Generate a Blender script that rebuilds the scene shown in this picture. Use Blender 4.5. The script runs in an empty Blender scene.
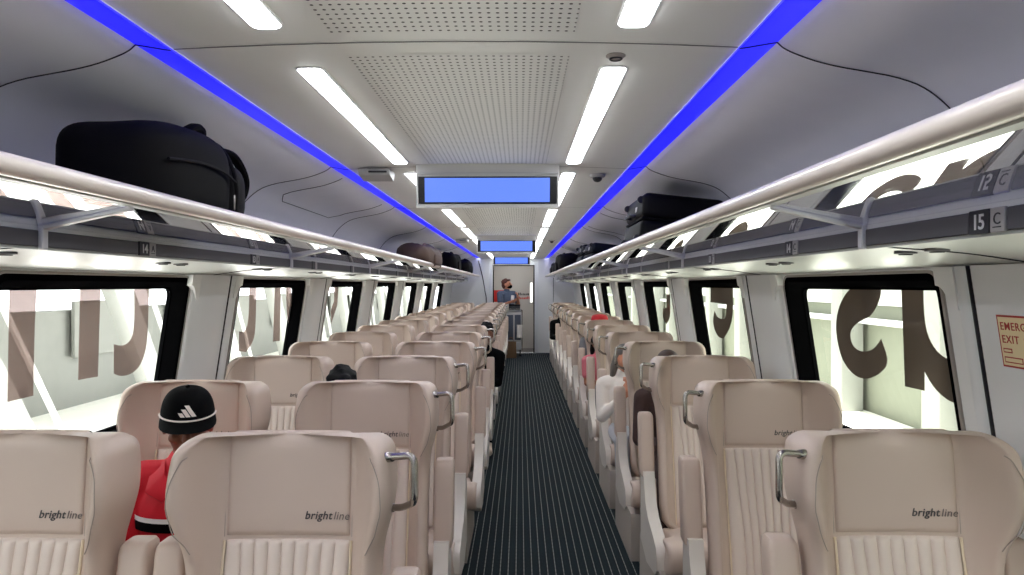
import bpy, bmesh, math, random
from mathutils import Vector, Matrix, Euler
random.seed(7)
S = bpy.context.scene
COL = S.collection
PI = math.pi
XC = -0.175            # car centre line (camera stands in the aisle, x = 0)
EYE = 1.6
F = 720.0
VPX, VPY = 520.0, 285.5
ORD = ['first','second','third','fourth','fifth','sixth','seventh','eighth','ninth','tenth','eleventh','twelfth','thirteenth','fourteenth','fifteenth','sixteenth']

# ------------------------------------------------------------------ materials
def lin(c):
    return tuple(((v/255.0)/12.92 if v/255.0 <= 0.04045 else ((v/255.0+0.055)/1.055)**2.4) for v in c)
def mat(name, rgb, rough=0.5, metal=0.0, emit=None, es=0.0, bump=0.0, bscale=200.0, spec=0.5, var=0.0, coat=0.0):
    m = bpy.data.materials.new(name); m.use_nodes = True
    nt = m.node_tree; b = nt.nodes['Principled BSDF']
    c = lin(rgb)
    b.inputs['Base Color'].default_value = (*c, 1)
    b.inputs['Roughness'].default_value = rough
    b.inputs['Metallic'].default_value = metal
    b.inputs['Specular IOR Level'].default_value = spec
    b.inputs['Coat Weight'].default_value = coat
    if emit:
        b.inputs['Emission Color'].default_value = (*lin(emit), 1); b.inputs['Emission Strength'].default_value = es
    if bump or var:
        tc = nt.nodes.new('ShaderNodeTexCoord')
        no = nt.nodes.new('ShaderNodeTexNoise'); no.inputs['Scale'].default_value = bscale; no.inputs['Detail'].default_value = 3
        nt.links.new(tc.outputs['Object'], no.inputs['Vector'])
        if bump:
            bp = nt.nodes.new('ShaderNodeBump'); bp.inputs['Strength'].default_value = bump; bp.inputs['Distance'].default_value = 0.002
            nt.links.new(no.outputs['Fac'], bp.inputs['Height']); nt.links.new(bp.outputs['Normal'], b.inputs['Normal'])
        if var:
            mx = nt.nodes.new('ShaderNodeMix'); mx.data_type = 'RGBA'
            mx.inputs['A'].default_value = (*[v*(1-var) for v in c], 1); mx.inputs['B'].default_value = (*[min(1, v*(1+var)) for v in c], 1)
            n2 = nt.nodes.new('ShaderNodeTexNoise'); n2.inputs['Scale'].default_value = 6.0
            nt.links.new(tc.outputs['Object'], n2.inputs['Vector'])
            nt.links.new(n2.outputs['Fac'], mx.inputs['Factor']); nt.links.new(mx.outputs['Result'], b.inputs['Base Color'])
    return m
M = {}
M['leather']  = mat('leather', (202,182,168), 0.42, bump=0.10, bscale=420, var=0.03)
M['leather_pad'] = mat('leather_pad', (202,182,168), 0.40, bump=0.10, bscale=420)
M['pleat']    = mat('pleat', (220,204,192), 0.42, bump=0.10, bscale=420)
M['piping']   = mat('piping', (226,208,180), 0.5)
M['seam']     = mat('seam', (158,146,136), 0.6)
M['logo']     = mat('logo', (72,66,66), 0.5)
M['logo_thin']= mat('logo_thin', (108,98,94), 0.5)
M['plastic']  = mat('seat_plastic', (214,206,197), 0.38, bump=0.03, bscale=300)
M['base']     = mat('seat_base', (182,172,162), 0.5, bump=0.04, bscale=200)
M['hinge']    = mat('hinge_grey', (150,143,138), 0.4)
M['chrome']   = mat('chrome', (172,166,160), 0.22, 1.0)
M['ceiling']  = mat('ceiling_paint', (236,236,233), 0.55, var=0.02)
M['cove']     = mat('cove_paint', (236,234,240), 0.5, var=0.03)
M['wall']     = mat('wall_paint', (238,239,238), 0.42, var=0.02)
M['wall2']    = mat('wall_panel', (234,236,237), 0.42)
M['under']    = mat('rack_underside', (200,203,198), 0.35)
M['seammid']  = mat('ceiling_joint', (104,104,106), 0.7)
M['seamdark'] = mat('panel_gap', (38,37,42), 0.7)
M['black']    = mat('black_rubber', (8,8,9), 0.7, spec=0.15)
M['rubber']   = mat('window_rubber', (8,8,9), 1.0, spec=0.0)
M['rail']     = mat('rail_cream', (238,226,216), 0.32, coat=0.3)
M['bracket']  = mat('bracket_alu', (226,225,228), 0.4, 0.1)
M['fascia']   = mat('fascia_grey', (84,82,86), 0.5)
M['fascialip']= mat('fascia_lip', (220,220,220), 0.4)
M['signblk']  = mat('sign_black', (22,22,28), 0.4)
M['signwht']  = mat('sign_white', (225,225,222), 0.4)
M['signgry']  = mat('sign_silver', (176,172,170), 0.4)
M['lamp']     = mat('lamp_diffuser', (255,250,240), 0.5, emit=(246,250,255), es=6.0)
M['blue']     = mat('blue_led_lens', (80,80,140), 0.45, emit=(12,8,255), es=0.52)
M['screen']   = mat('screen_blue', (10,12,20), 0.25, emit=(100,136,250), es=0.47)
M['silver']   = mat('silver_housing', (188,186,184), 0.4, 0.15)
M['screenblk']= mat('screen_bezel', (6,6,7), 0.25)
M['white']    = mat('white_plastic', (228,228,226), 0.4)
M['lightgry'] = mat('light_grey_plastic', (180,180,180), 0.45)
M['dark']     = mat('dark_plastic', (40,40,44), 0.45)
M['bag']      = mat('bag_black', (6,5,7), 0.85, bump=0.4, bscale=350, spec=0.15)
M['bag2']     = mat('bag_charcoal', (12,10,13), 0.8, bump=0.4, bscale=350, spec=0.2)
M['case']     = mat('case_black', (7,6,8), 0.6, bump=0.2, bscale=200, spec=0.15)
M['case_navy']= mat('case_navy', (16,20,32), 0.65, bump=0.2, bscale=200, spec=0.15)
M['bagbrown'] = mat('bag_brown', (84,64,54), 0.7, bump=0.4, bscale=120, var=0.2)
M['strap']    = mat('strap_tan', (150,120,100), 0.6)
M['zip']      = mat('zip_metal', (170,165,160), 0.3, 0.9)
M['red']      = mat('red_polo', (214,14,40), 0.75, bump=0.3, bscale=500)
M['redtrim']  = mat('polo_white', (240,236,236), 0.7)
M['blacktrim']= mat('polo_black', (5,5,6), 0.85, spec=0.1)
M['capblk']   = mat('cap_black', (5,5,6), 0.85, spec=0.1, bump=0.3, bscale=600)
M['caplogo']  = mat('cap_logo', (240,226,220), 0.5)
M['redcap']   = mat('cap_red', (196,28,38), 0.7)
M['skinA']    = mat('skin_brown', (132,86,66), 0.5, var=0.05)
M['skinB']    = mat('skin_light', (206,142,112), 0.5, var=0.05)
M['skinC']    = mat('skin_tan', (172,116,88), 0.5, var=0.05)
M['hairblk']  = mat('hair_black', (6,5,6), 0.7, spec=0.2, bump=0.6, bscale=160)
M['hairbrn']  = mat('hair_brown', (58,32,24), 0.5, bump=0.6, bscale=160)
M['hairred']  = mat('hair_auburn', (84,36,26), 0.5, bump=0.6, bscale=160)
M['hairgry']  = mat('hair_grey', (104,98,92), 0.55, bump=0.6, bscale=160)
M['cwhite']   = mat('cloth_white', (236,228,220), 0.8, bump=0.5, bscale=90)
M['cjean']    = mat('cloth_pale_jean', (196,200,208), 0.8)
M['cblack']   = mat('cloth_black', (5,5,6), 0.85, spec=0.1)
M['cbrown']   = mat('cloth_brown', (58,36,32), 0.8)
M['cpink']    = mat('cloth_pink', (214,116,128), 0.8)
M['cblue']    = mat('cloth_slate', (82,94,116), 0.8)
M['cgrey']    = mat('cloth_grey', (120,120,124), 0.8)
M['shoe']     = mat('shoe_pale', (214,196,176), 0.6)
M['shoedk']   = mat('shoe_dark', (26,24,26), 0.6)
M['mask']     = mat('face_mask_black', (5,5,6), 0.85, spec=0.1)
M['lips']     = mat('lips', (150,84,76), 0.5)
M['eye']      = mat('eye_dark', (24,18,16), 0.2)
M['paper']    = mat('paper_brown', (120,92,66), 0.85, var=0.1)
M['ground']   = mat('platform_paving', (238,236,228), 0.9, var=0.04)
M['concrete'] = mat('concrete_pale', (134,135,130), 0.85, var=0.06, bump=0.1, bscale=8)
M['concreteR']= mat('concrete_olive', (108,111,98), 0.85, var=0.08, bump=0.1, bscale=8)
M['steelwht'] = mat('steel_white', (176,176,172), 0.6)
M['teal']     = mat('glass_teal', (150,164,160), 0.4)
M['yellow']   = mat('paint_yellow', (226,214,140), 0.6)
M['signcream']= mat('sign_cream', (240,220,176), 0.45)
M['signred']  = mat('sign_red', (176,44,34), 0.5)
M['redblock'] = mat('red_block', (214,48,44), 0.5)
M['doorgrey'] = mat('vestibule_wall', (206,200,192), 0.5)
M['vestfloor']= mat('vestibule_floor', (96,92,90), 0.5)

def mix_mat(name, tr, gloss_fac, dif=None, dif_fac=0.0, rough=0.02):
    m = bpy.data.materials.new(name); m.use_nodes = True; nt = m.node_tree
    for n in list(nt.nodes): nt.nodes.remove(n)
    o = nt.nodes.new('ShaderNodeOutputMaterial'); t = nt.nodes.new('ShaderNodeBsdfTransparent'); g = nt.nodes.new('ShaderNodeBsdfGlossy')
    t.inputs['Color'].default_value = (*tr, 1); g.inputs['Roughness'].default_value = rough
    mx = nt.nodes.new('ShaderNodeMixShader'); mx.inputs[0].default_value = gloss_fac
    src = t.outputs[0]
    if dif:
        d = nt.nodes.new('ShaderNodeBsdfDiffuse'); d.inputs['Color'].default_value = (*lin(dif), 1)
        m2 = nt.nodes.new('ShaderNodeMixShader'); m2.inputs[0].default_value = dif_fac
        nt.links.new(t.outputs[0], m2.inputs[1]); nt.links.new(d.outputs[0], m2.inputs[2]); src = m2.outputs[0]
    nt.links.new(src, mx.inputs[1]); nt.links.new(g.outputs[0], mx.inputs[2]); nt.links.new(mx.outputs[0], o.inputs[0])
    return m
M['paneL'] = mix_mat('pane_glass_clear', (0.94,0.96,0.95), 0.05)
M['paneR'] = mix_mat('pane_glass_green', (0.80,0.83,0.75), 0.06)
M['filmL'] = mix_mat('window_film_lit', (0.62,0.55,0.53), 0.03, (190,175,170), 0.30)  # film colour for the brighter outdoors on the left
M['filmR'] = mix_mat('window_film_shaded', (0.20,0.175,0.155), 0.05, (150,136,124), 0.30)  # same film, the shadier outdoors on the right put into its darker tint
# tinted glass shelf: clear when looked through squarely, mirror-like at a shallow angle
m = bpy.data.materials.new('shelf_glass'); m.use_nodes = True; nt = m.node_tree
for n in list(nt.nodes): nt.nodes.remove(n)
o = nt.nodes.new('ShaderNodeOutputMaterial'); t = nt.nodes.new('ShaderNodeBsdfTransparent'); g = nt.nodes.new('ShaderNodeBsdfGlossy'); mx = nt.nodes.new('ShaderNodeMixShader')
t.inputs['Color'].default_value = (0.88,0.89,0.90,1); g.inputs['Roughness'].default_value = 0.02; g.inputs['Color'].default_value = (0.95,0.95,0.96,1)
lw = nt.nodes.new('ShaderNodeLayerWeight'); lw.inputs['Blend'].default_value = 0.5
pw_ = nt.nodes.new('ShaderNodeMath'); pw_.operation = 'POWER'; pw_.inputs[1].default_value = 1.6
nt.links.new(lw.outputs['Facing'], pw_.inputs[0]); nt.links.new(pw_.outputs[0], mx.inputs[0])
nt.links.new(t.outputs[0], mx.inputs[1]); nt.links.new(g.outputs[0], mx.inputs[2]); nt.links.new(mx.outputs[0], o.inputs[0])
M['shelf'] = m

def N(nt, kind, **kw):
    n = nt.nodes.new(kind)
    for k, v in kw.items(): setattr(n, k, v)
    return n
def math_node(nt, op, a, bb=None):
    n = nt.nodes.new('ShaderNodeMath'); n.operation = op
    for i, v in enumerate((a, bb)):
        if v is None: continue
        if isinstance(v, (int, float)): n.inputs[i].default_value = v
        else: nt.links.new(v, n.inputs[i])
    return n.outputs[0]
# carpet: dark teal-black pile with thin pale dashed pinstripes running along the car
m = bpy.data.materials.new('carpet'); m.use_nodes = True; nt = m.node_tree; b = nt.nodes['Principled BSDF']
b.inputs['Roughness'].default_value = 0.9; b.inputs['Specular IOR Level'].default_value = 0.15
tc = N(nt, 'ShaderNodeTexCoord'); sp = N(nt, 'ShaderNodeSeparateXYZ'); nt.links.new(tc.outputs['Object'], sp.inputs[0])
fx = math_node(nt, 'FRACT', math_node(nt, 'MULTIPLY', sp.outputs['X'], 1/0.0445))
line = math_node(nt, 'LESS_THAN', math_node(nt, 'ABSOLUTE', math_node(nt, 'SUBTRACT', fx, 0.5)), 0.050)
dash = math_node(nt, 'LESS_THAN', math_node(nt, 'FRACT', math_node(nt, 'MULTIPLY', sp.outputs['Y'], 1/0.060)), 0.80)
fac = math_node(nt, 'MULTIPLY', line, math_node(nt, 'ADD', math_node(nt, 'MULTIPLY', dash, 0.6), 0.4))
mp = N(nt, 'ShaderNodeMapping'); mp.inputs['Scale'].default_value = (0.8, 2.2, 1); nt.links.new(tc.outputs['Object'], mp.inputs['Vector'])
nz = N(nt, 'ShaderNodeTexNoise'); nz.inputs['Scale'].default_value = 1.6; nt.links.new(mp.outputs[0], nz.inputs['Vector'])
n3 = N(nt, 'ShaderNodeTexNoise'); n3.inputs['Scale'].default_value = 900; nt.links.new(tc.outputs['Object'], n3.inputs['Vector'])
c1 = N(nt, 'ShaderNodeMix', data_type='RGBA'); c1.inputs['A'].default_value = (*lin((27,31,33)),1); c1.inputs['B'].default_value = (*lin((28,42,46)),1)  # soft teal bands: faint reflections painted into the pile colour
nt.links.new(nz.outputs['Fac'], c1.inputs['Factor'])
c2 = N(nt, 'ShaderNodeMix', data_type='RGBA'); c2.inputs['B'].default_value = (*lin((140,142,138)),1)
nt.links.new(fac, c2.inputs['Factor']); nt.links.new(c1.outputs['Result'], c2.inputs['A']); nt.links.new(c2.outputs['Result'], b.inputs['Base Color'])
bp = N(nt, 'ShaderNodeBump'); bp.inputs['Strength'].default_value = 0.5; bp.inputs['Distance'].default_value = 0.003
nt.links.new(n3.outputs['Fac'], bp.inputs['Height']); nt.links.new(bp.outputs['Normal'], b.inputs['Normal'])
M['carpet'] = m
# perforated acoustic ceiling panel: small round holes in a grid
m = bpy.data.materials.new('perforated_panel'); m.use_nodes = True; nt = m.node_tree; b = nt.nodes['Principled BSDF']; b.inputs['Roughness'].default_value = 0.55
tc = N(nt, 'ShaderNodeTexCoord'); sp = N(nt, 'ShaderNodeSeparateXYZ'); nt.links.new(tc.outputs['Object'], sp.inputs[0])
px = 0.0215; py = 0.0295
ax = math_node(nt, 'MULTIPLY', math_node(nt, 'SUBTRACT', math_node(nt, 'FRACT', math_node(nt, 'MULTIPLY', sp.outputs['X'], 1/px)), 0.5), px)
ay = math_node(nt, 'MULTIPLY', math_node(nt, 'SUBTRACT', math_node(nt, 'FRACT', math_node(nt, 'MULTIPLY', sp.outputs['Y'], 1/py)), 0.5), py)
r2 = math_node(nt, 'ADD', math_node(nt, 'MULTIPLY', ax, ax), math_node(nt, 'MULTIPLY', ay, ay))
hole = math_node(nt, 'LESS_THAN', r2, 0.0043**2)
c2 = N(nt, 'ShaderNodeMix', data_type='RGBA'); c2.inputs['A'].default_value = (*lin((234,234,231)),1); c2.inputs['B'].default_value = (*lin((48,48,50)),1)
nt.links.new(hole, c2.inputs['Factor']); nt.links.new(c2.outputs['Result'], b.inputs['Base Color'])
M['perf'] = m

# ------------------------------------------------------------------ mesh helpers
def finish(me, angle=38):
    for p in me.polygons: p.use_smooth = True
    try: me.set_sharp_from_angle(angle=math.radians(angle))
    except Exception: pass
def obj(name, bm, m, parent=None, loc=None, angle=38, sub=0):
    if isinstance(bm, bmesh.types.BMesh):
        bmesh.ops.recalc_face_normals(bm, faces=bm.faces[:])
        me = bpy.data.meshes.new(name); bm.to_mesh(me); bm.free()
    else: me = bm
    o = bpy.data.objects.new(name, me); COL.objects.link(o)
    if not me.materials: me.materials.append(M[m] if isinstance(m, str) else m)
    if sub:
        md = o.modifiers.new('s', 'SUBSURF'); md.levels = sub; md.render_levels = sub
        bake(o)
    finish(o.data, angle)
    if parent: o.parent = parent
    if loc: o.location = loc
    return o
def bake(o):
    dg = bpy.context.evaluated_depsgraph_get(); dg.update()
    ev = o.evaluated_get(dg); me = bpy.data.meshes.new_from_object(ev)
    o.modifiers.clear(); old = o.data; o.data = me
    bpy.data.meshes.remove(old)
def thing(name, label, cat, loc=(0,0,0), rz=0, group=None):
    o = bpy.data.objects.new(name, None); COL.objects.link(o); o.empty_display_size = 0.1
    o.location = loc; o.rotation_euler = (0,0,rz); o['label'] = label; o['category'] = cat
    if group: o['group'] = group
    return o
def tag(o, label, cat, group=None):
    o['label'] = label; o['category'] = cat
    if group: o['group'] = group
    return o
def struct(name, bm, m, parent=None, **k):
    o = obj(name, bm, m, parent, **k)
    if parent is None: o['kind'] = 'structure'
    return o
def copy_tree(o, parent=None):
    c = o.copy(); COL.objects.link(c)
    if parent: c.parent = parent
    for ch in list(o.children): copy_tree(ch, c)
    return c
def rbox(bm, c, size, bev=0.01, seg=3, rot=None):
    d = bmesh.ops.create_cube(bm, size=1.0); vs = d['verts']
    bmesh.ops.scale(bm, vec=Vector(size), verts=vs)
    if bev > 0:
        es = list({e for v in vs for e in v.link_edges})
        r = bmesh.ops.bevel(bm, geom=es, offset=min(bev, min(size)*0.49), segments=seg, profile=0.5, affect='EDGES')
        vs = list({v for f in r['faces'] for v in f.verts} | {v for v in vs if v.is_valid})
    if rot is not None: bmesh.ops.rotate(bm, cent=(0,0,0), matrix=rot, verts=vs)
    bmesh.ops.translate(bm, vec=Vector(c), verts=vs)
    return vs
def box(c, size, bev=0.01, seg=3, rot=None):
    bm = bmesh.new(); rbox(bm, c, size, bev, seg, rot); return bm
def loops(bm, L, closed=True, cap0=False, cap1=False):
    R = [[bm.verts.new(p) for p in l] for l in L]
    n = len(R[0])
    for a, b in zip(R, R[1:]):
        for i in range(n if closed else n-1):
            j = (i+1) % n
            try: bm.faces.new((a[i], a[j], b[j], b[i]))
            except ValueError: pass
    if cap0: bm.faces.new(R[0][::-1])
    if cap1: bm.faces.new(R[-1])
    return R
def smooth_path(pts, n=6):
    P = [Vector(p) for p in pts]; out = []
    for i in range(len(P)-1):
        p0 = P[max(i-1,0)]; p1 = P[i]; p2 = P[i+1]; p3 = P[min(i+2,len(P)-1)]
        for k in range(n):
            t = k/n
            out.append(0.5*((2*p1)+(p2-p0)*t+(2*p0-5*p1+4*p2-p3)*t*t+(3*p1-p0-3*p2+p3)*t**3))
    out.append(P[-1]); return out
def fillet(pts, r, n=5):
    P = [Vector(p) for p in pts]; out = [P[0]]
    for i in range(1, len(P)-1):
        a = (P[i-1]-P[i]); b = (P[i+1]-P[i]); k = min(r, a.length*0.45, b.length*0.45)
        A = P[i]+a.normalized()*k; B = P[i]+b.normalized()*k
        for j in range(n+1):
            t = j/n; out.append(A*(1-t)**2 + P[i]*2*t*(1-t) + B*t*t)
    out.append(P[-1]); return out
def tube(bm, pts, r, seg=8, caps=True, flat=1.0, closed=False):
    P = [Vector(p) for p in pts]; L = []
    up = None
    for i, p in enumerate(P):
        if closed: t = (P[(i+1) % len(P)]-P[i-1]).normalized()
        else: t = (P[min(i+1,len(P)-1)]-P[max(i-1,0)]).normalized()
        if up is None:
            up = Vector((0,0,1)) if abs(t.z) < 0.9 else Vector((0,1,0))
        u = (up - t*up.dot(t)).normalized(); v = t.cross(u); up = u
        rr = r[i] if isinstance(r, (list,tuple)) else r
        L.append([p+u*math.cos(2*PI*k/seg)*rr+v*math.sin(2*PI*k/seg)*rr*flat for k in range(seg)])
    if closed: L.append(L[0])
    loops(bm, L, True, caps and not closed, caps and not closed)
    if closed: bmesh.ops.remove_doubles(bm, verts=bm.verts[:], dist=1e-6)
    return bm
def prism(poly, axis, a, b):
    """polygon (2-D) extruded along axis: 'x' -> poly=(y,z); 'y' -> (x,z); 'z' -> (x,y)"""
    f = {'x': lambda p,t: (t,p[0],p[1]), 'y': lambda p,t: (p[0],t,p[1]), 'z': lambda p,t: (p[0],p[1],t)}[axis]
    bm = bmesh.new(); loops(bm, [[f(p,a) for p in poly], [f(p,b) for p in poly]], True, True, True); return bm
def bevel_all(bm, off, seg=2, ang=30):
    es = [e for e in bm.edges if len(e.link_faces) == 2 and e.calc_face_angle(0) > math.radians(ang)]
    bmesh.ops.bevel(bm, geom=es, offset=off, segments=seg, profile=0.5, affect='EDGES', clamp_overlap=True)
    return bm
def rrect(y0, y1, z0, z1, r, n=6):
    out = []
    for cx, cz, a0 in ((y1-r,z1-r,0),(y0+r,z1-r,90),(y0+r,z0+r,180),(y1-r,z0+r,270)):
        for k in range(n+1):
            a = math.radians(a0+90*k/n); out.append((cx+r*math.cos(a), cz+r*math.sin(a)))
    return out
def rect_like(y0, y1, z0, z1, n=6):
    out = []
    for cx, cz in ((y1,z1),(y0,z1),(y0,z0),(y1,z0)):
        out += [(cx,cz)]*(n+1)
    return out
_FONT = {}
def text_mesh(s, size, extrude=0.0008, shear=0.0, offset=0.0, spacing=1.0, align='LEFT'):
    cu = bpy.data.curves.new('t', 'FONT'); cu.body = s; cu.size = size; cu.extrude = extrude; cu.shear = shear; cu.offset = offset
    cu.space_character = spacing; cu.align_x = align; cu.resolution_u = 3
    o = bpy.data.objects.new('t', cu); COL.objects.link(o)
    dg = bpy.context.evaluated_depsgraph_get(); dg.update()
    me = bpy.data.meshes.new_from_object(o.evaluated_get(dg))
    bpy.data.objects.remove(o); bpy.data.curves.remove(cu)
    return me
def place_mesh(me, mtx): me.transform(mtx); return me
def ellipsoid(bm, c, r, rot=None, seg=16, ring=10):
    d = bmesh.ops.create_uvsphere(bm, u_segments=seg, v_segments=ring, radius=1.0); vs = d['verts']
    bmesh.ops.scale(bm, vec=Vector(r), verts=vs)
    if rot is not None: bmesh.ops.rotate(bm, cent=(0,0,0), matrix=rot, verts=vs)
    bmesh.ops.translate(bm, vec=Vector(c), verts=vs); return vs
def superell(bm, c, r, e=0.5, seg=28, ring=18, rot=None):
    def sg(v, k): return math.copysign(abs(v)**k, v)
    L = []
    for i in range(1, ring):
        ph = -PI/2+PI*i/ring
        L.append([Vector((r[0]*sg(math.cos(ph),e)*sg(math.cos(2*PI*k/seg),e), r[1]*sg(math.cos(ph),e)*sg(math.sin(2*PI*k/seg),e), r[2]*sg(math.sin(ph),e))) for k in range(seg)])
    R = []
    for l in L:
        R.append([bm.verts.new((rot@p if rot is not None else p)+Vector(c)) for p in l])
    for a, b in zip(R, R[1:]):
        for i in range(seg): bm.faces.new((a[i],a[(i+1)%seg],b[(i+1)%seg],b[i]))
    bm.faces.new(R[0][::-1]); bm.faces.new(R[-1])
    return [v for l in R for v in l]
def capsule(bm, p0, p1, r0, r1, seg=12, ring=5):
    p0 = Vector(p0); p1 = Vector(p1); d = p1-p0; ln = max(d.length, 1e-5); t = d/ln
    up = Vector((0,0,1)) if abs(t.z) < 0.9 else Vector((0,1,0))
    u = (up-t*up.dot(t)).normalized(); v = t.cross(u); L = []
    prof = [(-r0*math.cos(PI/2*i/ring), r0*math.sin(PI/2*i/ring)) for i in range(1, ring+1)] + [(ln+r1*math.sin(PI/2*i/ring), r1*math.cos(PI/2*i/ring)) for i in range(0, ring)]
    for s, r in prof:
        L.append([p0+t*s+u*math.cos(2*PI*k/seg)*r+v*math.sin(2*PI*k/seg)*r for k in range(seg)])
    loops(bm, L, True, True, True)
def blob(name, prims, voxel, m, parent, smooth=3, skip=None):
    bm = bmesh.new()
    for p in prims:
        if p[0] == 'c': capsule(bm, *p[1:5])
        else: ellipsoid(bm, p[1], p[2], p[3] if len(p) > 3 else None)
    bmesh.ops.recalc_face_normals(bm, faces=bm.faces[:])
    me = bpy.data.meshes.new(name); bm.to_mesh(me); bm.free()
    o = bpy.data.objects.new(name, me); COL.objects.link(o)
    md = o.modifiers.new('r', 'REMESH'); md.mode = 'VOXEL'; md.voxel_size = voxel
    if smooth:
        ms = o.modifiers.new('s', 'SMOOTH'); ms.factor = 0.5; ms.iterations = smooth
    bake(o); o.data.name = name
    if skip: skip(o.data)
    o.data.materials.clear(); o.data.materials.append(M[m]); finish(o.data, 180)
    if parent: o.parent = parent
    return o

# ------------------------------------------------------------------ the car shell
Y0, Y1 = -5.0, 17.1
def wall_u(z):
    return 1.42 + (1.655-max(z, 0.85))*0.155
def wpos(side, y, z, off=0.0):
    return Vector((XC + side*(wall_u(z)+off), y, z))
WIN = [(2.16+1.93*i, 3.42+1.93*i) for i in range(-3, 7)]
WZ0, WZ1 = 0.93, 1.638

bm = bmesh.new()
loops(bm, [[(XC-1.6,Y0,0),(XC+1.6,Y0,0)],[(XC-1.6,Y1,0),(XC+1.6,Y1,0)]], False)
struct('floor', bm, 'carpet')
# walls with window openings
for side, nm in ((-1,'wall_left'),(1,'wall_right')):
    bm = bmesh.new()
    def quad(y0,y1,z0,z1):
        vs = [bm.verts.new(wpos(side,y,z)) for y,z in ((y0,z0),(y1,z0),(y1,z1),(y0,z1))]; bm.faces.new(vs)
    zs = [0.0, 0.85, WZ0]
    for a, c in zip(zs, zs[1:]): quad(Y0, Y1, a, c)
    edges = [Y0]+[v+(0.05 if side < 0 and w == WIN[3] and v == w[1] else 0) for w in WIN for v in w]+[Y1]
    for k in range(0, len(edges), 2): quad(edges[k], edges[k+1], WZ0, WZ1)
    quad(Y0, Y1, WZ1, 1.66)
    for z0, z1 in ((1.66,1.74),(1.74,1.88)):
        pass
    struct(nm, bm, 'wall')
    # lower ledge / heater cover
    bm = prism([(XC+side*1.545,0.0),(XC+side*1.50,0.0),(XC+side*1.50,0.16),(XC+side*1.52,0.19),(XC+side*1.545,0.19)], 'y', Y0, Y1)
    struct('baseboard_left' if side < 0 else 'baseboard_right', bm, 'base')

# windows
wn = 0
def px_wall(side, px, py, off):
    # the point of the sloping pane that a photographed outline belongs to
    dx = (px-VPX)/F; dz = (VPY-py)/F
    d = 1.0
    for _ in range(40):
        z = EYE+dz*d; d = (XC+side*(wall_u(z)+off))/dx
    return d, EYE+dz*d
def round_off(pts, it=2):
    for _ in range(it):
        out = []; n = len(pts)
        for i in range(n):
            a, b, c = Vector(pts[i-1]), Vector(pts[i]), Vector(pts[(i+1)%n])
            ang = (b-a).angle(c-b, 0)
            if ang > math.radians(62): out.append(tuple(b))
            else: out += [tuple(b.lerp(a, .25)), tuple(b.lerp(c, .25))]
        pts = out
    return pts
def poly_wall(side, pts, off0, off1):
    if len(pts) > 6: pts = round_off(pts)
    P = [px_wall(side, x, y, off0) for x, y in pts]
    bm = bmesh.new()
    a = [bm.verts.new(wpos(side, y, z, off0)) for y, z in P]; c = [bm.verts.new(wpos(side, y, z, off1)) for y, z in P]
    n = len(P)
    f1 = bm.faces.new(a); f2 = bm.faces.new(c[::-1])
    for i in range(n): bm.faces.new((a[i], c[i], c[(i+1)%n], a[(i+1)%n]))
    f1.normal_update(); f2.normal_update()
    bmesh.ops.triangulate(bm, faces=[f1,f2])
    return bm
def cr(pts, sc, ox, oy): return [(ox+x/sc, oy+y/sc) for x, y in pts]
c1 = lambda p: cr(p, 3.595, 0, 270); c2 = lambda p: cr(p, 4.79, 200, 270); c3 = lambda p: cr(p, 3.38, 780, 260); c4 = lambda p: cr(p, 5.228, 600, 260)
DEC = {
 (-1,2): [c1([(20,60),(120,60),(112,200),(106,455),(12,478)]), c1([(278,60),(352,60),(342,385),(270,398)]),
          c1([(475,60),(528,60),(524,240),(512,310),(490,355),(460,378),(425,385),(400,375),(400,268),(430,275),(455,262),(470,235),(476,180)])],
 (-1,3): [c2([(232,70),(265,70),(262,280),(250,345),(215,395),(180,390),(182,295),(205,298),(222,270),(230,200)]), c2([(355,70),(384,70),(378,340),(345,345)]),
          c2([(410,70),(432,70),(438,190),(455,260),(450,330),(425,285),(410,190)])],
 (-1,4): [c2([(640,70),(662,70),(655,170),(625,262),(624,190),(640,150)])],
 (1,2): [c3([(225,100),(250,90),(335,90),(333,120),(322,155),(300,190),(265,205),(240,225),(230,250),(238,287),(262,308),(295,308),(320,290),(335,265),(363,345),(330,385),(285,403),(245,390),(205,340),(187,270),(183,210),(195,150)]),
          c3([(402,90),(475,90),(478,200),(495,270),(535,325),(592,345),(602,487),(560,475),(510,430),(480,375),(480,440),(415,425)])],
 (1,3): [c4([(575,125),(690,125),(692,200),(690,300),(670,370),(640,410),(610,400),(585,330),(595,265),(610,300),(640,310),(655,300),(658,230),(575,220)])],
 (1,4): [c4([(345,180),(365,180),(366,300),(345,335),(325,300),(328,255),(345,250)])],
}
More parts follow.
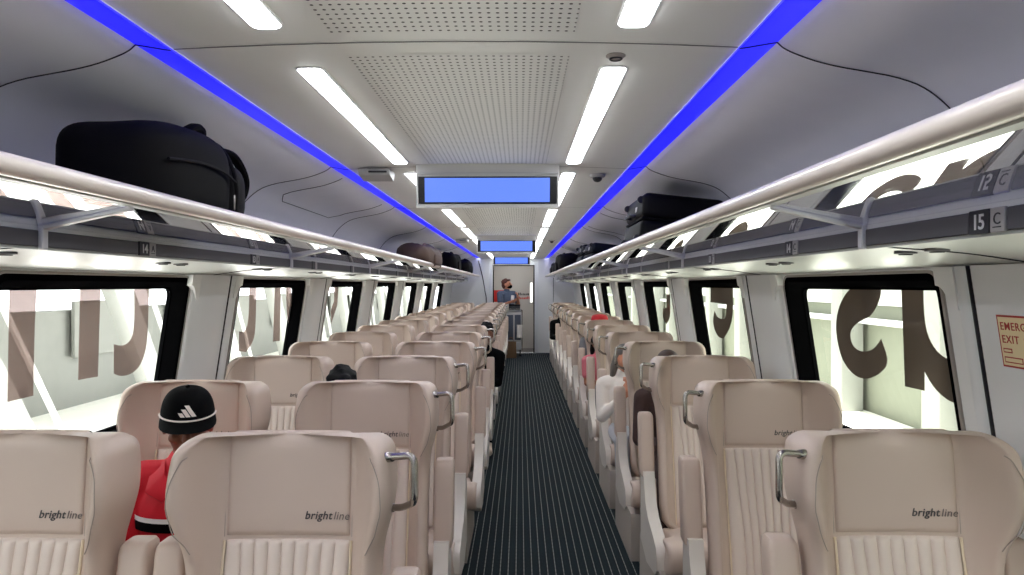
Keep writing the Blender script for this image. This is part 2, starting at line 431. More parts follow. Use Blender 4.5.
for side in (-1, 1):
    for i, (a, c) in enumerate(WIN, -1):
        wn += 1
        if side < 0 and i == 2: c += 0.05
        root = thing('window_%d' % wn, 'x', 'x'); del root['label']; del root['category']; root['kind'] = 'structure'
        ctr = wpos(side, (a+c)/2, 0.93); root.location = ctr
        def L(loop, off): return [wpos(side, y, z, off)-ctr for y, z in loop]
        bm = bmesh.new()   # white surround fills the square opening up to the rounded one
        loops(bm, [L(rect_like(a,c,WZ0,WZ1),0.0), L(rrect(a,c,WZ0,WZ1,0.055),0.0)])
        bmesh.ops.remove_doubles(bm, verts=bm.verts[:], dist=1e-5)
        obj('window_surround', bm, 'wall', root)
        bm = bmesh.new()   # grey outer bead
        loops(bm, [L(rrect(a-.016,c+.016,WZ0-.016,WZ1+.010,0.07),0.001), L(rrect(a-.014,c+.014,WZ0-.014,WZ1+.009,0.07),-0.006), L(rrect(a-.002,c+.002,WZ0-.002,WZ1+.001,0.056),-0.006), L(rrect(a+.002,c-.002,WZ0+.002,WZ1-.002,0.055),0.003)])
        obj('window_bead', bm, 'hinge', root)
        bm = bmesh.new()   # deep black reveal
        loops(bm, [L(rrect(a,c,WZ0,WZ1,0.055),-0.004), L(rrect(a+.02,c-.02,WZ0+.02,WZ1-.022,0.05),-0.003), L(rrect(a+.026,c-.026,WZ0+.026,WZ1-.030,0.05),0.012), L(rrect(a+.045,c-.045,WZ0+.045,WZ1-.046,0.045),0.055), L(rrect(a+.052,c-.052,WZ0+.06,WZ1-.054,0.04),0.058), L(rrect(a+.052,c-.052,WZ0+.06,WZ1-.054,0.04),0.075)])
        obj('window_frame', bm, 'rubber', root)
        bm = bmesh.new(); r = [bm.verts.new(p) for p in L(rrect(a+.05,c-.05,WZ0+.05,WZ1-.05,0.04),0.065)]; bm.faces.new(r)
        obj('window_pane', bm, 'paneL' if side < 0 else 'paneR', root)
        for poly in DEC.get((side, i), []):
            bm = poly_wall(side, poly, 0.063, 0.0642)
            bmesh.ops.translate(bm, vec=-ctr, verts=bm.verts[:])
            obj('window_decal', bm, 'filmL' if side < 0 else 'filmR', root)
# pillar panels between the windows: raised panel with dark seam, and a blind box with a seam
tn = 0
def trim(bm, m):
    global tn
    tn += 1
    return struct('trim_%d' % tn, bm, m)
for side in (-1, 1):
    for k in range(len(WIN)-1):
        a, c = WIN[k][1], WIN[k+1][0]
        y0, y1 = a+0.06, c-0.10
        bm = bmesh.new()
        ym = y0+(y1-y0)*0.86
        for (p, q) in ((y0, ym-0.004), (ym+0.004, y1)):
            lo = [(p,0.86),(q,0.86),(q+ (0.0),1.654),(p,1.654)]
            ls = [[wpos(side,y,z,0.0) for y,z in lo], [wpos(side,y,z,-0.014) for y,z in lo], [wpos(side,y+(0.012 if y==p else -0.012),z,-0.022) for y,z in lo]]
            loops(bm, ls, True, False, True)
        trim(bm, 'wall2')
        bm = bmesh.new()
        lo = [(ym-0.003,0.86),(ym+0.003,0.86),(ym+0.003,1.654),(ym-0.003,1.654)]
        loops(bm, [[wpos(side,y,z,-0.001) for y,z in lo], [wpos(side,y,z,-0.0226) for y,z in lo]], True, False, True)
        trim(bm, 'seamdark')
        # curved blind guide corners on either side of the window heads
        for yy, sg in ((a, 1), (c, -1)):
            bm = bmesh.new()
            poly = [(yy+sg*0.02,1.652),(yy+sg*0.02,1.60)]+[(yy+sg*(0.02+0.05*math.sin(t*PI/12)),1.60-0.05*(1-math.cos(t*PI/12))) for t in range(1,6)]+[(yy+sg*0.085,1.53),(yy+sg*0.115,1.53),(yy+sg*0.115,1.652)]
            loops(bm, [[wpos(side,y,z,0.001) for y,z in poly], [wpos(side,y,z,-0.028) for y,z in poly]], True, False, True)
            trim(bm, 'wall')
# ceiling centre (gentle arch) with dropped edges
def ceil_z(u): return 2.237+0.018*(1-(u/0.757)**2)
bm = bmesh.new()
us = [-0.757+1.514*i/16 for i in range(17)]
prof = [(-0.757,2.228)]+[(u,ceil_z(u)) for u in us]+[(0.757,2.228)]
loops(bm, [[(XC+u,Y0,z) for u,z in prof],[(XC+u,Y1,z) for u,z in prof]], False)
struct('ceiling', bm, 'ceiling')
# side coves above the luggage racks
CP = smooth_path([(0.862,0,2.250),(0.895,0,2.226),(1.00,0,2.190),(1.20,0,2.150),(1.30,0,2.092),(1.375,0,2.0),(1.42,0,1.88),(1.432,0,1.76),(1.42,0,1.655)], 4)
def cove(side, s, y):
    t = s*(len(CP)-1); i = min(int(t), len(CP)-2); p = CP[i].lerp(CP[i+1], t-i)
    return Vector((XC+side*p.x, y, p.z))
for side in (-1, 1):
    bm = bmesh.new()
    loops(bm, [[(XC+side*p.x,Y0,p.z) for p in CP],[(XC+side*p.x,Y1,p.z) for p in CP]], False)
    struct('ceiling.%03d' % (1 if side < 0 else 2), bm, 'cove')
    # panel joints across cove and ceiling
    for k in range(-1, 8):
        y = 1.93+2.0*k
        pts = [cove(side, s/40*0.86, y) - Vector((side*0.001,0,0.0015)) for s in range(41)]
        pts = [Vector((XC+side*u, y, z-0.001)) for u, z in ((.760,2.2335),(.780,2.236),(.810,2.241),(.840,2.246),(.860,2.249))]+pts
        bm = bmesh.new(); tube(bm, pts, 0.0019, 6); trim(bm, 'seamdark')
    # access hatch outlines in the cove
    for k, yy in ((-1,(4.25,5.55)) if side < 0 else (1,(6.3,7.6)),):
        path = [(0.08,yy[0]),(0.40,yy[0]),(0.46,yy[0]+0.12),(0.46,yy[1]-0.12),(0.40,yy[1]),(0.08,yy[1])]
        pts = []
        for (s0,y0),(s1,y1) in zip(path, path[1:]):
            for t in range(8): pts.append(cove(side, s0+(s1-s0)*t/8, y0+(y1-y0)*t/8)-Vector((side*0.001,0,0.0015)))
        bm = bmesh.new(); tube(bm, pts, 0.002, 6); trim(bm, 'seamdark')
for k in range(-1, 8):
    y = 1.93+2.0*k
    bm = bmesh.new()
    loops(bm, [[(XC+u,y-0.0035,ceil_z(u)-0.0012) for u in us],[(XC+u,y+0.0035,ceil_z(u)-0.0012) for u in us]], False)
    trim(bm, 'seammid')
    if k < 7:
        bm = bmesh.new()
        uu = [-0.315+0.63*i/8 for i in range(9)]
        loops(bm, [[(XC+u,y+0.10,ceil_z(u)-0.0015) for u in uu],[(XC+u,y+1.92,ceil_z(u)-0.0015) for u in uu]], False)
        trim(bm, 'perf')
# blue LED lens strips along both ceiling edges
for side, lab in ((-1,'long glowing blue light strip along the left ceiling edge above the paired seats'),(1,'long glowing blue light strip along the right ceiling edge above the single seats')):
    bm = bmesh.new()
    prof = [(0.756,2.2275),(0.757,2.2335),(0.780,2.236),(0.810,2.241),(0.840,2.246),(0.866,2.250),(0.870,2.258)]
    loops(bm, [[(XC+side*u,Y0,z) for u,z in prof],[(XC+side*u,Y1-0.01,z) for u,z in prof]], False)
    tag(obj('blue_light_strip', bm, 'blue'), lab, 'light strip', 'blue ceiling light strips')

# end wall with door opening into the vestibule
DX0, DX1, DZ = -0.645, 0.345, 2.085
sec = [(XC-1.545,0.0),(XC-1.545,0.85)]+[(XC-p.x,p.z) for p in reversed(CP)]+[(XC+u,z) for u,z in prof and [(-0.757,2.228)]]+[(XC+u,ceil_z(u)) for u in us]+[(XC+p.x,p.z) for p in CP]+[(XC+1.545,0.85),(XC+1.545,0.0)]
bm = bmesh.new()
def poly_y(bm, pts, y): return bm.faces.new([bm.verts.new((x,y,z)) for x,z in pts])
left = [p for p in sec if p[0] < DX0]; right = [p for p in sec if p[0] > DX1]
top = [p for p in sec if DX0 <= p[0] <= DX1]
poly_y(bm, left+[(DX0,2.24),(DX0,0)], Y1); poly_y(bm, [(DX1,0),(DX1,2.24)]+right, Y1); poly_y(bm, [(DX0,DZ),(DX0,2.24)]+top+[(DX1,2.24),(DX1,DZ)], Y1)
struct('wall_back', bm, 'wall')
bm = bmesh.new(); poly_y(bm, sec, Y0); struct('wall_front', bm, 'wall')
# door surround
bm = bmesh.new()
for x0,x1,z0,z1 in ((DX0-0.085,DX0,0,DZ+0.07),(DX1,DX1+0.085,0,DZ+0.07)): rbox(bm, ((x0+x1)/2,Y1-0.012,(z0+z1)/2), (x1-x0,0.03,z1-z0), 0.006)
rbox(bm, ((DX0+DX1)/2,Y1-0.012,DZ+0.035), (DX1-DX0,0.03,0.07), 0.006)
trim(bm, 'wall2')
bm = bmesh.new()
for x in (DX0+0.012, DX1-0.012): rbox(bm, (x,Y1+0.03,DZ/2), (0.024,0.05,DZ), 0.004)
rbox(bm, ((DX0+DX1)/2,Y1+0.03,DZ-0.012), (DX1-DX0-0.05,0.05,0.02), 0.004)
trim(bm, 'black')
# curved panel edge on the end wall
for sgn, xs in ((1, [(-0.99,2.19),(-0.95,2.05),(-0.88,1.75),(-0.83,1.45),(-0.80,1.2),(-0.80,0.1)]), (1, [(0.80,2.15),(0.79,1.6),(0.79,0.1)])):
    bm = bmesh.new(); tube(bm, smooth_path([(x,Y1-0.004,z) for x,z in xs], 5), 0.012 if xs[0][0] < 0 else 0.006, 6); trim(bm, 'seamdark')
# vestibule beyond the door
VY = 18.4
bm = bmesh.new()
loops(bm, [[(DX0-0.3,Y1,0.0),(DX0-0.3,Y1,2.3),(DX1+0.3,Y1,2.3),(DX1+0.3,Y1,0.0)],[(DX0-0.3,VY,0.0),(DX0-0.3,VY,2.3),(DX1+0.3,VY,2.3),(DX1+0.3,VY,0.0)]], False, False, False)
bm.faces.new([bm.verts.new(p) for p in ((DX0-0.3,VY,0),(DX0-0.3,VY,2.3),(DX1+0.3,VY,2.3),(DX1+0.3,VY,0))])
struct('wall_vestibule', bm, 'doorgrey')
bm = bmesh.new(); bm.faces.new([bm.verts.new(p) for p in ((DX0-0.3,Y1,0.001),(DX1+0.3,Y1,0.001),(DX1+0.3,VY,0.001),(DX0-0.3,VY,0.001))])
struct('floor.001', bm, 'vestfloor')
t = thing('ceiling_light', 'small square fill lamp added in the vestibule ceiling beyond the end doorway', 'lamp', ((DX0+DX1)/2,17.7,2.29))  # added lamp, there only to brighten the vestibule
obj('lamp_frame', box((0,0,0),(0.5,0.34,0.014),0.004), 'silver', t); obj('lamp_diffuser', box((0,0,-0.008),(0.44,0.28,0.01),0.004), 'lamp', t)
# vestibule sign: red square and two short rows of print, plus slit window of the outer door
t = thing('wall_sign', 'red square sign with two rows of tiny print on the vestibule wall', 'sign', (-0.56,VY-0.004,1.33))
obj('red_square', box((0.02,-0.002,0),(0.28,0.006,0.30),0.003), 'redblock', t)
for j, (z, m2, n) in enumerate(((0.045,'dark',11),(-0.055,'redblock',11))):
    bm = bmesh.new(); x = 0.34
    for q in range(n):
        w = random.choice((0.022,0.03,0.038)); h = random.choice((0.045,0.05,0.068))
        rbox(bm, (x+w/2,-0.002,z+h/2-0.025),(w,0.004,h),0.002,1); x += w+0.014
    obj('print_row', bm, m2, t)
t = thing('vestibule_window', 'tall narrow window with glowing pane beside the vestibule wall sign', 'window', (0.29,VY-0.01,1.42))
obj('window_frame', box((0,0.002,0),(0.10,0.012,0.56),0.004), 'lightgry', t)
obj('glow_pane', box((0,-0.006,0),(0.06,0.008,0.50),0.003), mat('glow_window', (240,240,240), 0.4, emit=(255,250,240), es=0.8), t)  # pane glows by itself in place of light coming through
# emergency exit sign on the near right wall panel
def wall_tag(pw, ph, yc, zc, side):
    t = bpy.data.objects.new('x', None)
    n = Vector((1,0,0.155)).normalized()
    return t
# ------------------------------------------------------------------ ceiling fittings
def capsule_outline(w, l, n=8):
    out = []
    r = w/2*0.55
    return rrect(-w/2, w/2, 0, l, r, n)
lamp0 = None
for k in range(-3, 8):
    for side in (-1, 1):
        y = 2.13+2.0*k; L_ = 1.665 if y+1.68 < Y1 else Y1-y-0.15
        where = 'left' if side < 0 else 'right'
        names = {-3:'last one behind the viewer', -2:'first one behind the viewer', -1:'just overhead at the near end', 0:'second', 1:'third', 2:'fourth', 3:'fifth', 4:'sixth', 5:'seventh', 6:'eighth', 7:'ninth'}
        lab = ('bright long ceiling lamp on the %s, overhead at the near end' % where) if k == -1 else ('bright long ceiling lamp, %s in the %s row' % (names[k], where) if k < -1 else 'bright long ceiling lamp, %s from the near end in the %s row' % (names[k], where))
        u = side*0.454; z = ceil_z(u)
        t = thing('ceiling_light', lab, 'lamp', (XC+u, y, z), 0, 'long lamps in two ceiling rows')
        o1 = capsule_outline(0.087, L_+0.008); o2 = capsule_outline(0.078, L_)
        bm = bmesh.new()
        loops(bm, [[(a,b-0.004,0.002) for a,b in o1],[(a,b-0.004,-0.004) for a,b in o1],[(a*0.92,b+0.0,-0.005) for a,b in o2]], True)
        obj('lamp_frame', bm, 'white', t)
        bm = bmesh.new(); loops(bm, [[(a*0.97,b,-0.003) for a,b in o2],[(a*0.95,b,-0.006) for a,b in o2],[(a*0.86,0.004+b*(L_-0.008)/L_,-0.009) for a,b in o2],[(a*0.62,0.014+b*(L_-0.028)/L_,-0.011) for a,b in o2]], True, False, True)
        obj('lamp_diffuser', bm, 'lamp', t)
for k, y in enumerate((3.9, 9.4, 14.9)):
    lab = ('wide blue display screen hanging from the ceiling, the big one in front', 'blue display screen hanging mid-car, between the largest and the smallest one', 'smallest blue display screen hanging above the far doorway')[k]
    t = thing('display_screen', lab, 'screen', (XC, y, 2.02), 0, 'blue ceiling display screens')
    sl = lambda z: -0.012-0.02*(z/0.2)
    bm = prism([(-0.012,0.0),(0.10,0.03),(0.12,0.235),(-0.034,0.235)], 'x', -0.385, 0.385); bevel_all(bm, 0.006, 2)
    obj('screen_housing', bm, 'silver', t)
    bm = prism([(-0.0175,0.020),(-0.012,0.020),(-0.026,0.166),(-0.0315,0.166)], 'x', -0.374, 0.374)
    obj('screen_bezel', bm, 'screenblk', t)
    bm = prism([(-0.0200,0.030),(-0.016,0.030),(-0.0285,0.158),(-0.0330,0.158)], 'x', -0.338, 0.335)
    obj('screen_panel', bm, 'screen', t)
    bm = box((0,-0.04,0.182),(0.76,0.01,0.008),0.002); obj('screen_visor', bm, 'lightgry', t)
t = thing('smoke_detector', 'small round grey smoke detector at the end of a ceiling lamp', 'detector', (XC+0.445,2.035,ceil_z(0.445)))
bm = bmesh.new(); loops(bm, [[(r*math.cos(a*PI/12),r*math.sin(a*PI/12),z) for a in range(24)] for r,z in ((0.028,0),(0.028,-0.003),(0.022,-0.006),(0.020,-0.009),(0.012,-0.011))], True, False, True)
obj('detector_body', bm, 'hinge', t)
bm = bmesh.new(); tube(bm, [(0.016*math.cos(a*PI/10),0.016*math.sin(a*PI/10),-0.0095) for a in range(20)], 0.0035, 6, closed=True); obj('detector_ring', bm, 'dark', t)
t = thing('ceiling_sensor', 'boxy pale grey sensor with a slanted face beside the blue strip', 'sensor', (XC-0.62,3.98,2.235))
bm = prism([(-0.08,0.0),(0.10,0.0),(0.06,-0.05),(-0.06,-0.03)], 'x', -0.085, 0.085); bevel_all(bm, 0.006); obj('sensor_body', bm, 'lightgry', t)
obj('sensor_slot', box((0.02,-0.072,-0.016),(0.10,0.012,0.01),0.003), 'dark', t)
t = thing('dome_camera', 'small dome security camera on the ceiling beside the right blue strip', 'camera', (XC+0.62,4.15,2.238))
bm = bmesh.new(); loops(bm, [[(r*math.cos(a*PI/12),r*math.sin(a*PI/12),z) for a in range(24)] for r,z in ((0.045,0),(0.046,-0.008),(0.042,-0.015),(0.036,-0.018))], True, False, True); obj('camera_base', bm, 'lightgry', t)
bm = bmesh.new(); ellipsoid(bm, (0,0,-0.020),(0.028,0.028,0.024)); obj('camera_dome', bm, 'dark', t)
t = thing('dome_camera', 'tiny dome security camera farther down the ceiling on the right', 'camera', (XC+0.62,10.1,2.238))
bm = bmesh.new(); loops(bm, [[(r*math.cos(a*PI/12),r*math.sin(a*PI/12),z) for a in range(24)] for r,z in ((0.045,0),(0.046,-0.008),(0.042,-0.015),(0.036,-0.018))], True, False, True); obj('camera_base', bm, 'lightgry', t)
bm = bmesh.new(); ellipsoid(bm, (0,0,-0.020),(0.028,0.028,0.024)); obj('camera_dome', bm, 'dark', t)
t = thing('ceiling_sensor', 'boxy pale grey sensor on the ceiling beside the second screen', 'sensor', (XC-0.62,9.9,2.235))
bm = prism([(-0.08,0.0),(0.10,0.0),(0.06,-0.05),(-0.06,-0.03)], 'x', -0.085, 0.085); bevel_all(bm, 0.006); obj('sensor_body', bm, 'lightgry', t)
obj('sensor_slot', box((0.02,-0.072,-0.016),(0.10,0.012,0.01),0.003), 'dark', t)

# ------------------------------------------------------------------ luggage racks
RY0, RY1 = -4.9, 16.9
def rack(side):
    t = thing('luggage_rack', ('long glass luggage rack with cream rail above the left windows' if side < 0 else 'long glass luggage rack with cream rail above the right windows'), 'luggage rack', (XC,0,0))
    X = lambda u: side*u
    # front rail
    bm = bmesh.new()
    pr = [(0.780+0.021*math.cos(a), 1.825+0.022*math.sin(a)) for a in [2*PI*k/20 for k in range(20)]]
    loops(bm, [[(X(u),RY0,z) for u,z in pr],[(X(u),RY1,z) for u,z in pr]], True, True, True)
    obj('rail', bm, 'rail', t)
    bm = prism([(X(0.788),1.800),(X(0.806),1.797),(X(0.806),1.808),(X(0.788),1.812)], 'y', RY0, RY1); obj('rail_clip', bm, 'under', t)
    # glass shelf
    bm = prism([(X(0.79),1.801),(X(1.06),1.7435),(X(1.40),1.735),(X(1.40),1.743),(X(1.06),1.7515),(X(0.79),1.809)], 'y', RY0, RY1); obj('glass_shelf', bm, 'shelf', t, angle=20)
    # light lip above the fascia and the underside
    bm = prism([(X(1.034),1.738),(X(1.034),1.749),(X(1.060),1.749),(X(1.060),1.738)], 'y', RY0, RY1); obj('lip', bm, 'fascialip', t)
    up = smooth_path([(1.038,0,1.695),(1.10,0,1.691),(1.25,0,1.679),(1.37,0,1.662),(1.418,0,1.655)],4)
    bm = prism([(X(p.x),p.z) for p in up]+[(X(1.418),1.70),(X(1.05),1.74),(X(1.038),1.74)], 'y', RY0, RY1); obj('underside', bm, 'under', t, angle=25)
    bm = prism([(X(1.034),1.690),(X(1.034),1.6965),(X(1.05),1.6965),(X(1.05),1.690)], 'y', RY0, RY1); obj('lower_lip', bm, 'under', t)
    # fascia plates between the row signs
    ys = [1.345+0.945*k for k in range(-3, 16)]
    cuts = sorted(ys)
    for k in range(len(cuts)-1):
        y0, y1 = cuts[k]+(0.075 if side < 0 else 0.034), cuts[k+1]-(0.034 if side < 0 else 0.075)
        mid = [1.80+1.97*j for j in range(-2, 9)]
        brk = [b for b in mid if y0+0.02 < b < y1-0.02]
        segs = [(y0,brk[0]-0.014),(brk[0]+0.014,y1)] if brk else [(y0,y1)]
        for a, c in segs:
            if c-a < 0.03: continue
            obj('fascia_panel', box((X(1.030),(a+c)/2,1.7175),(0.006,c-a,0.041),0.002,1), 'fascia', t)
    # row signs
    for k, y in enumerate(ys):
        s = obj('row_sign', box((X(1.0285),y,1.7175),(0.007,0.060,0.045),0.0015,1), 'signblk', t)
        s2 = obj('seat_sign', box((X(1.0285),y-side*0.052,1.7175),(0.007,0.040,0.045),0.0015,1), 'signgry' if k % 1 == 0 else 'signwht', t)
        num = {3:'15', 4:'14', 5:'13'}.get(k)
        if num:
            rot = Matrix.Rotation(-side*PI/2, 4, 'Z') @ Matrix.Rotation(PI/2, 4, 'X')
            # reading direction: right wall is read with +y towards the left of the reader
            me = text_mesh(num, 0.040, 0.0005, 0, 0.0006, 0.9, 'CENTER'); me.transform(Matrix.Translation((X(1.0245),y,1.7175-0.0135)) @ rot)
            obj('row_number', me, 'signwht', s)
            me = text_mesh('C' if side > 0 else 'A', 0.030, 0.0005, 0, 0, 1, 'CENTER'); me.transform(Matrix.Translation((X(1.0245),y-side*0.052,1.7175-0.008)) @ rot)
            obj('seat_letter', me, 'signblk', s2)
            obj('seat_mark', box((X(1.0245),y-side*0.052,1.7175-0.013),(0.001,0.022,0.002),0), 'signblk', s2)
    # brackets under the glass
    for j in range(-2, 9):
        y = 1.80+1.97*j
        if y > RY1: continue
        bm = bmesh.new()
        P = [(X(0.80),y,1.795),(X(1.03),y,1.744)]
        for a, c in zip(P, P[1:]):
            a = Vector(a); c = Vector(c); d = c-a
            ang = math.atan2(d.z, d.x)
            rbox(bm, (a+c)/2, (d.length,0.022,0.012), 0.003, 1, Matrix.Rotation(-ang, 3, 'Y'))
        rbox(bm, (X(1.026),y,1.720),(0.014,0.024,0.062),0.003,1)
        obj('bracket', bm, 'bracket', t)
        bm = bmesh.new(); tube(bm, [(X(p.x),y-0.05,p.z-0.001) for p in up], 0.0022, 5); obj('underside_seam', bm, 'seamdark', t)
    # reading lights in the underside
    for k in range(-2, 16):
        for dy in (0.10, 0.24):
            y = 1.62+0.97*k+dy
            if y > RY1-0.1: continue
            u = 1.165
            z = 1.6865
            bm = bmesh.new()
            loops(bm, [[(X(u)+r*math.cos(a*PI/8),y+r*math.sin(a*PI/8),z+zz) for a in range(16)] for r,zz in ((0.027,0.004),(0.027,-0.005),(0.020,-0.006))], True, False, True)
            r_ = obj('reading_light', bm, 'fascia', t)
            bm = bmesh.new()
            loops(bm, [[(X(u)+r*math.cos(a*PI/8),y+r*math.sin(a*PI/8),z+zz) for a in range(16)] for r,zz in ((0.018,-0.004),(0.016,-0.0085))], True, False, True)
            obj('light_lens', bm, 'black', r_)
    return t
rack(-1); rack(1)
# ------------------------------------------------------------------ seats
PW = 0.158
def lean(z):
    return (z-1.24)*0.10 if z > 0.98 else -0.026+(z-0.98)*0.24
def interp(tab, z):
    if z <= tab[0][0]: return tab[0][1]
    for (a,va),(b,vb) in zip(tab, tab[1:]):
        if z <= b:
            t = (z-a)/(b-a); t = t*t*(3-2*t); return va+(vb-va)*t
    return tab[-1][1]
WT = [(0.36,.238),(0.80,.234),(0.92,.234),(0.99,.240),(1.05,.258),(1.10,.268),(1.15,.268),(1.195,.263)]
FT = [(0.36,.045),(0.60,.050),(0.85,.055),(0.93,.062),(0.99,.085),(1.05,.115),(1.12,.125),(1.195,.116)]
RTZ = 0.056
RTY = 0.024
TOP = 1.195
def section(z, a=0.0, side=1):
    """one horizontal section of the seat back; a = angle over the rounded top"""
    w = interp(WT, z); f = interp(FT, z)
    zz = z+RTZ*math.sin(a); k = 1-math.cos(a)
    w = w-0.050*k; f = f*(1-0.42*k)
    yo = lean(z)+RTY*k
    ybk = 0.115-0.045*k
    p = PW-0.01*k
    half = [(0,.010),(p*.5,.009),(p*.88,.005),(p+.004,.000),(p+.22*(w-p),-f*.22),(p+.50*(w-p),-f*.62),(w-.040,-f*.93),(w-.020,-f),(w-.004,-f+.018),(w,-f+.05),(w,.02),(w-.012,ybk-.035),(w-.05,ybk),(w*.5,ybk+.012)]
    pts = [(x,y) for x,y in half]+[(0,ybk+.014)]+[(-x,y) for x,y in reversed(half[1:])]
    return [(x,y+yo,zz-max(0,y-0.012)*0.50*k) for x,y in pts]
def shell_mesh():
    bm = bmesh.new()
    L_ = [section(z) for z in (0.36,0.50,0.65,0.78,0.87,0.93,0.96,0.99,1.02,1.06,1.10,1.14,1.17,TOP)]
    L_ += [section(TOP, math.radians(a)) for a in (15,30,45,60,74,85)]
    loops(bm, L_, True, True, True)
    return bm
def surf_y(x, z):
    """front of the seat back inside the panel width"""
    return lean(z)+0.010*(1-(abs(x)/PW)**2*0.9)
def head_panel():
    bm = bmesh.new(); R = []
    zs = [0.998,1.002,1.014]+[1.014+(TOP-1.014)*i/6 for i in range(1,7)]
    rows = [(z,0.0) for z in zs]+[(TOP,math.radians(a)) for a in (15,30,45,60,72,82,90)]+[(TOP,2.0),(TOP,3.0),(TOP,4.0)]
    xs = [-1,-.985,-.94]+[-.9+1.8*i/10 for i in range(11)]+[.94,.985,1]
    for ri, (z,a) in enumerate(rows):
        back = {2.0:0.022,3.0:0.044,4.0:0.062}.get(a,0.0); a = min(a, PI/2)
        k = 1-math.cos(a); p = (PW-.004)-0.01*k; row = []
        for q in xs:
            ed = 0.006*(1 if abs(q) < .95 else (0.6 if abs(q) < .99 else -0.6))
            if ri == 0: ed = -0.004
            if ri == 1: ed = min(ed, 0.003)
            x = q*p
            ed *= 1-0.9*k
            y = lean(z)+RTY*k+0.008*(1-q*q*0.8)-ed*math.cos(a)
            zz = z+RTZ*math.sin(a)+ed*math.sin(a)-back*0.50; y += back
            row.append((x,y,zz))
        R.append(row)
    loops(bm, R, False); return bm
def pleat_panel():
    bm = bmesh.new(); R = []; n = 9; m_ = 8
    zs = [0.405,0.41]+[0.43+0.535*i/12 for i in range(13)]+[0.980,0.988,0.991]
    for ri, z in enumerate(zs):
        row = []
        fan = 1.0+0.05*max(0,(0.97-z)/0.57)
        for i in range(n*m_+1):
            q = -1+2*i/(n*m_); ph = (i % m_)/m_
            b = 0.009*abs(math.sin(PI*ph))**0.45 if i % m_ else 0.0
            ed = 0.004+b
            if ri in (0, len(zs)-1): ed = -0.004
            elif ri in (1, len(zs)-2): ed *= 0.7
            # pleats draw in slightly at the top
            x = q*(PW-.006)
            cc = 1.0-0.15*min(1.0,(0.99-z)/0.30); qa = abs(q); q0 = 7/9
            qq = qa*cc if qa <= q0 else q0*cc+(qa-q0)/(1-q0)*(1-q0*cc)
            x = math.copysign(qq, q)*(PW-.006)
            row.append((x, lean(z)+0.008*(1-q*q*.8)-ed, z))
        R.append(row)
    loops(bm, R, False); return bm
mesh_shell = head_m = pleat_m = None
GW = 'beige wing-back train seats'
def pad_bm(dz=0.0):
    bm = bmesh.new()
    # slightly tapering upright padded armrest, folded up beside the back
    L_ = []
    for z, w, d in ((0.632,.020,.028),(0.636,.028,.036),(0.65,.0325,.041),(0.72,.033,.043),(0.84,.033,.042),(0.925,.033,.040),(0.942,.0315,.037),(0.951,.027,.031),(0.954,.018,.020)):
        cy = -0.030+(z-0.8)*0.16
        w *= 1.12; L_.append([(x,cy+y,z+dz) for x,y in rrect(-w,w,-d,d,min(w,d)*0.38,4)])
    loops(bm, L_, True, True, True); return bm
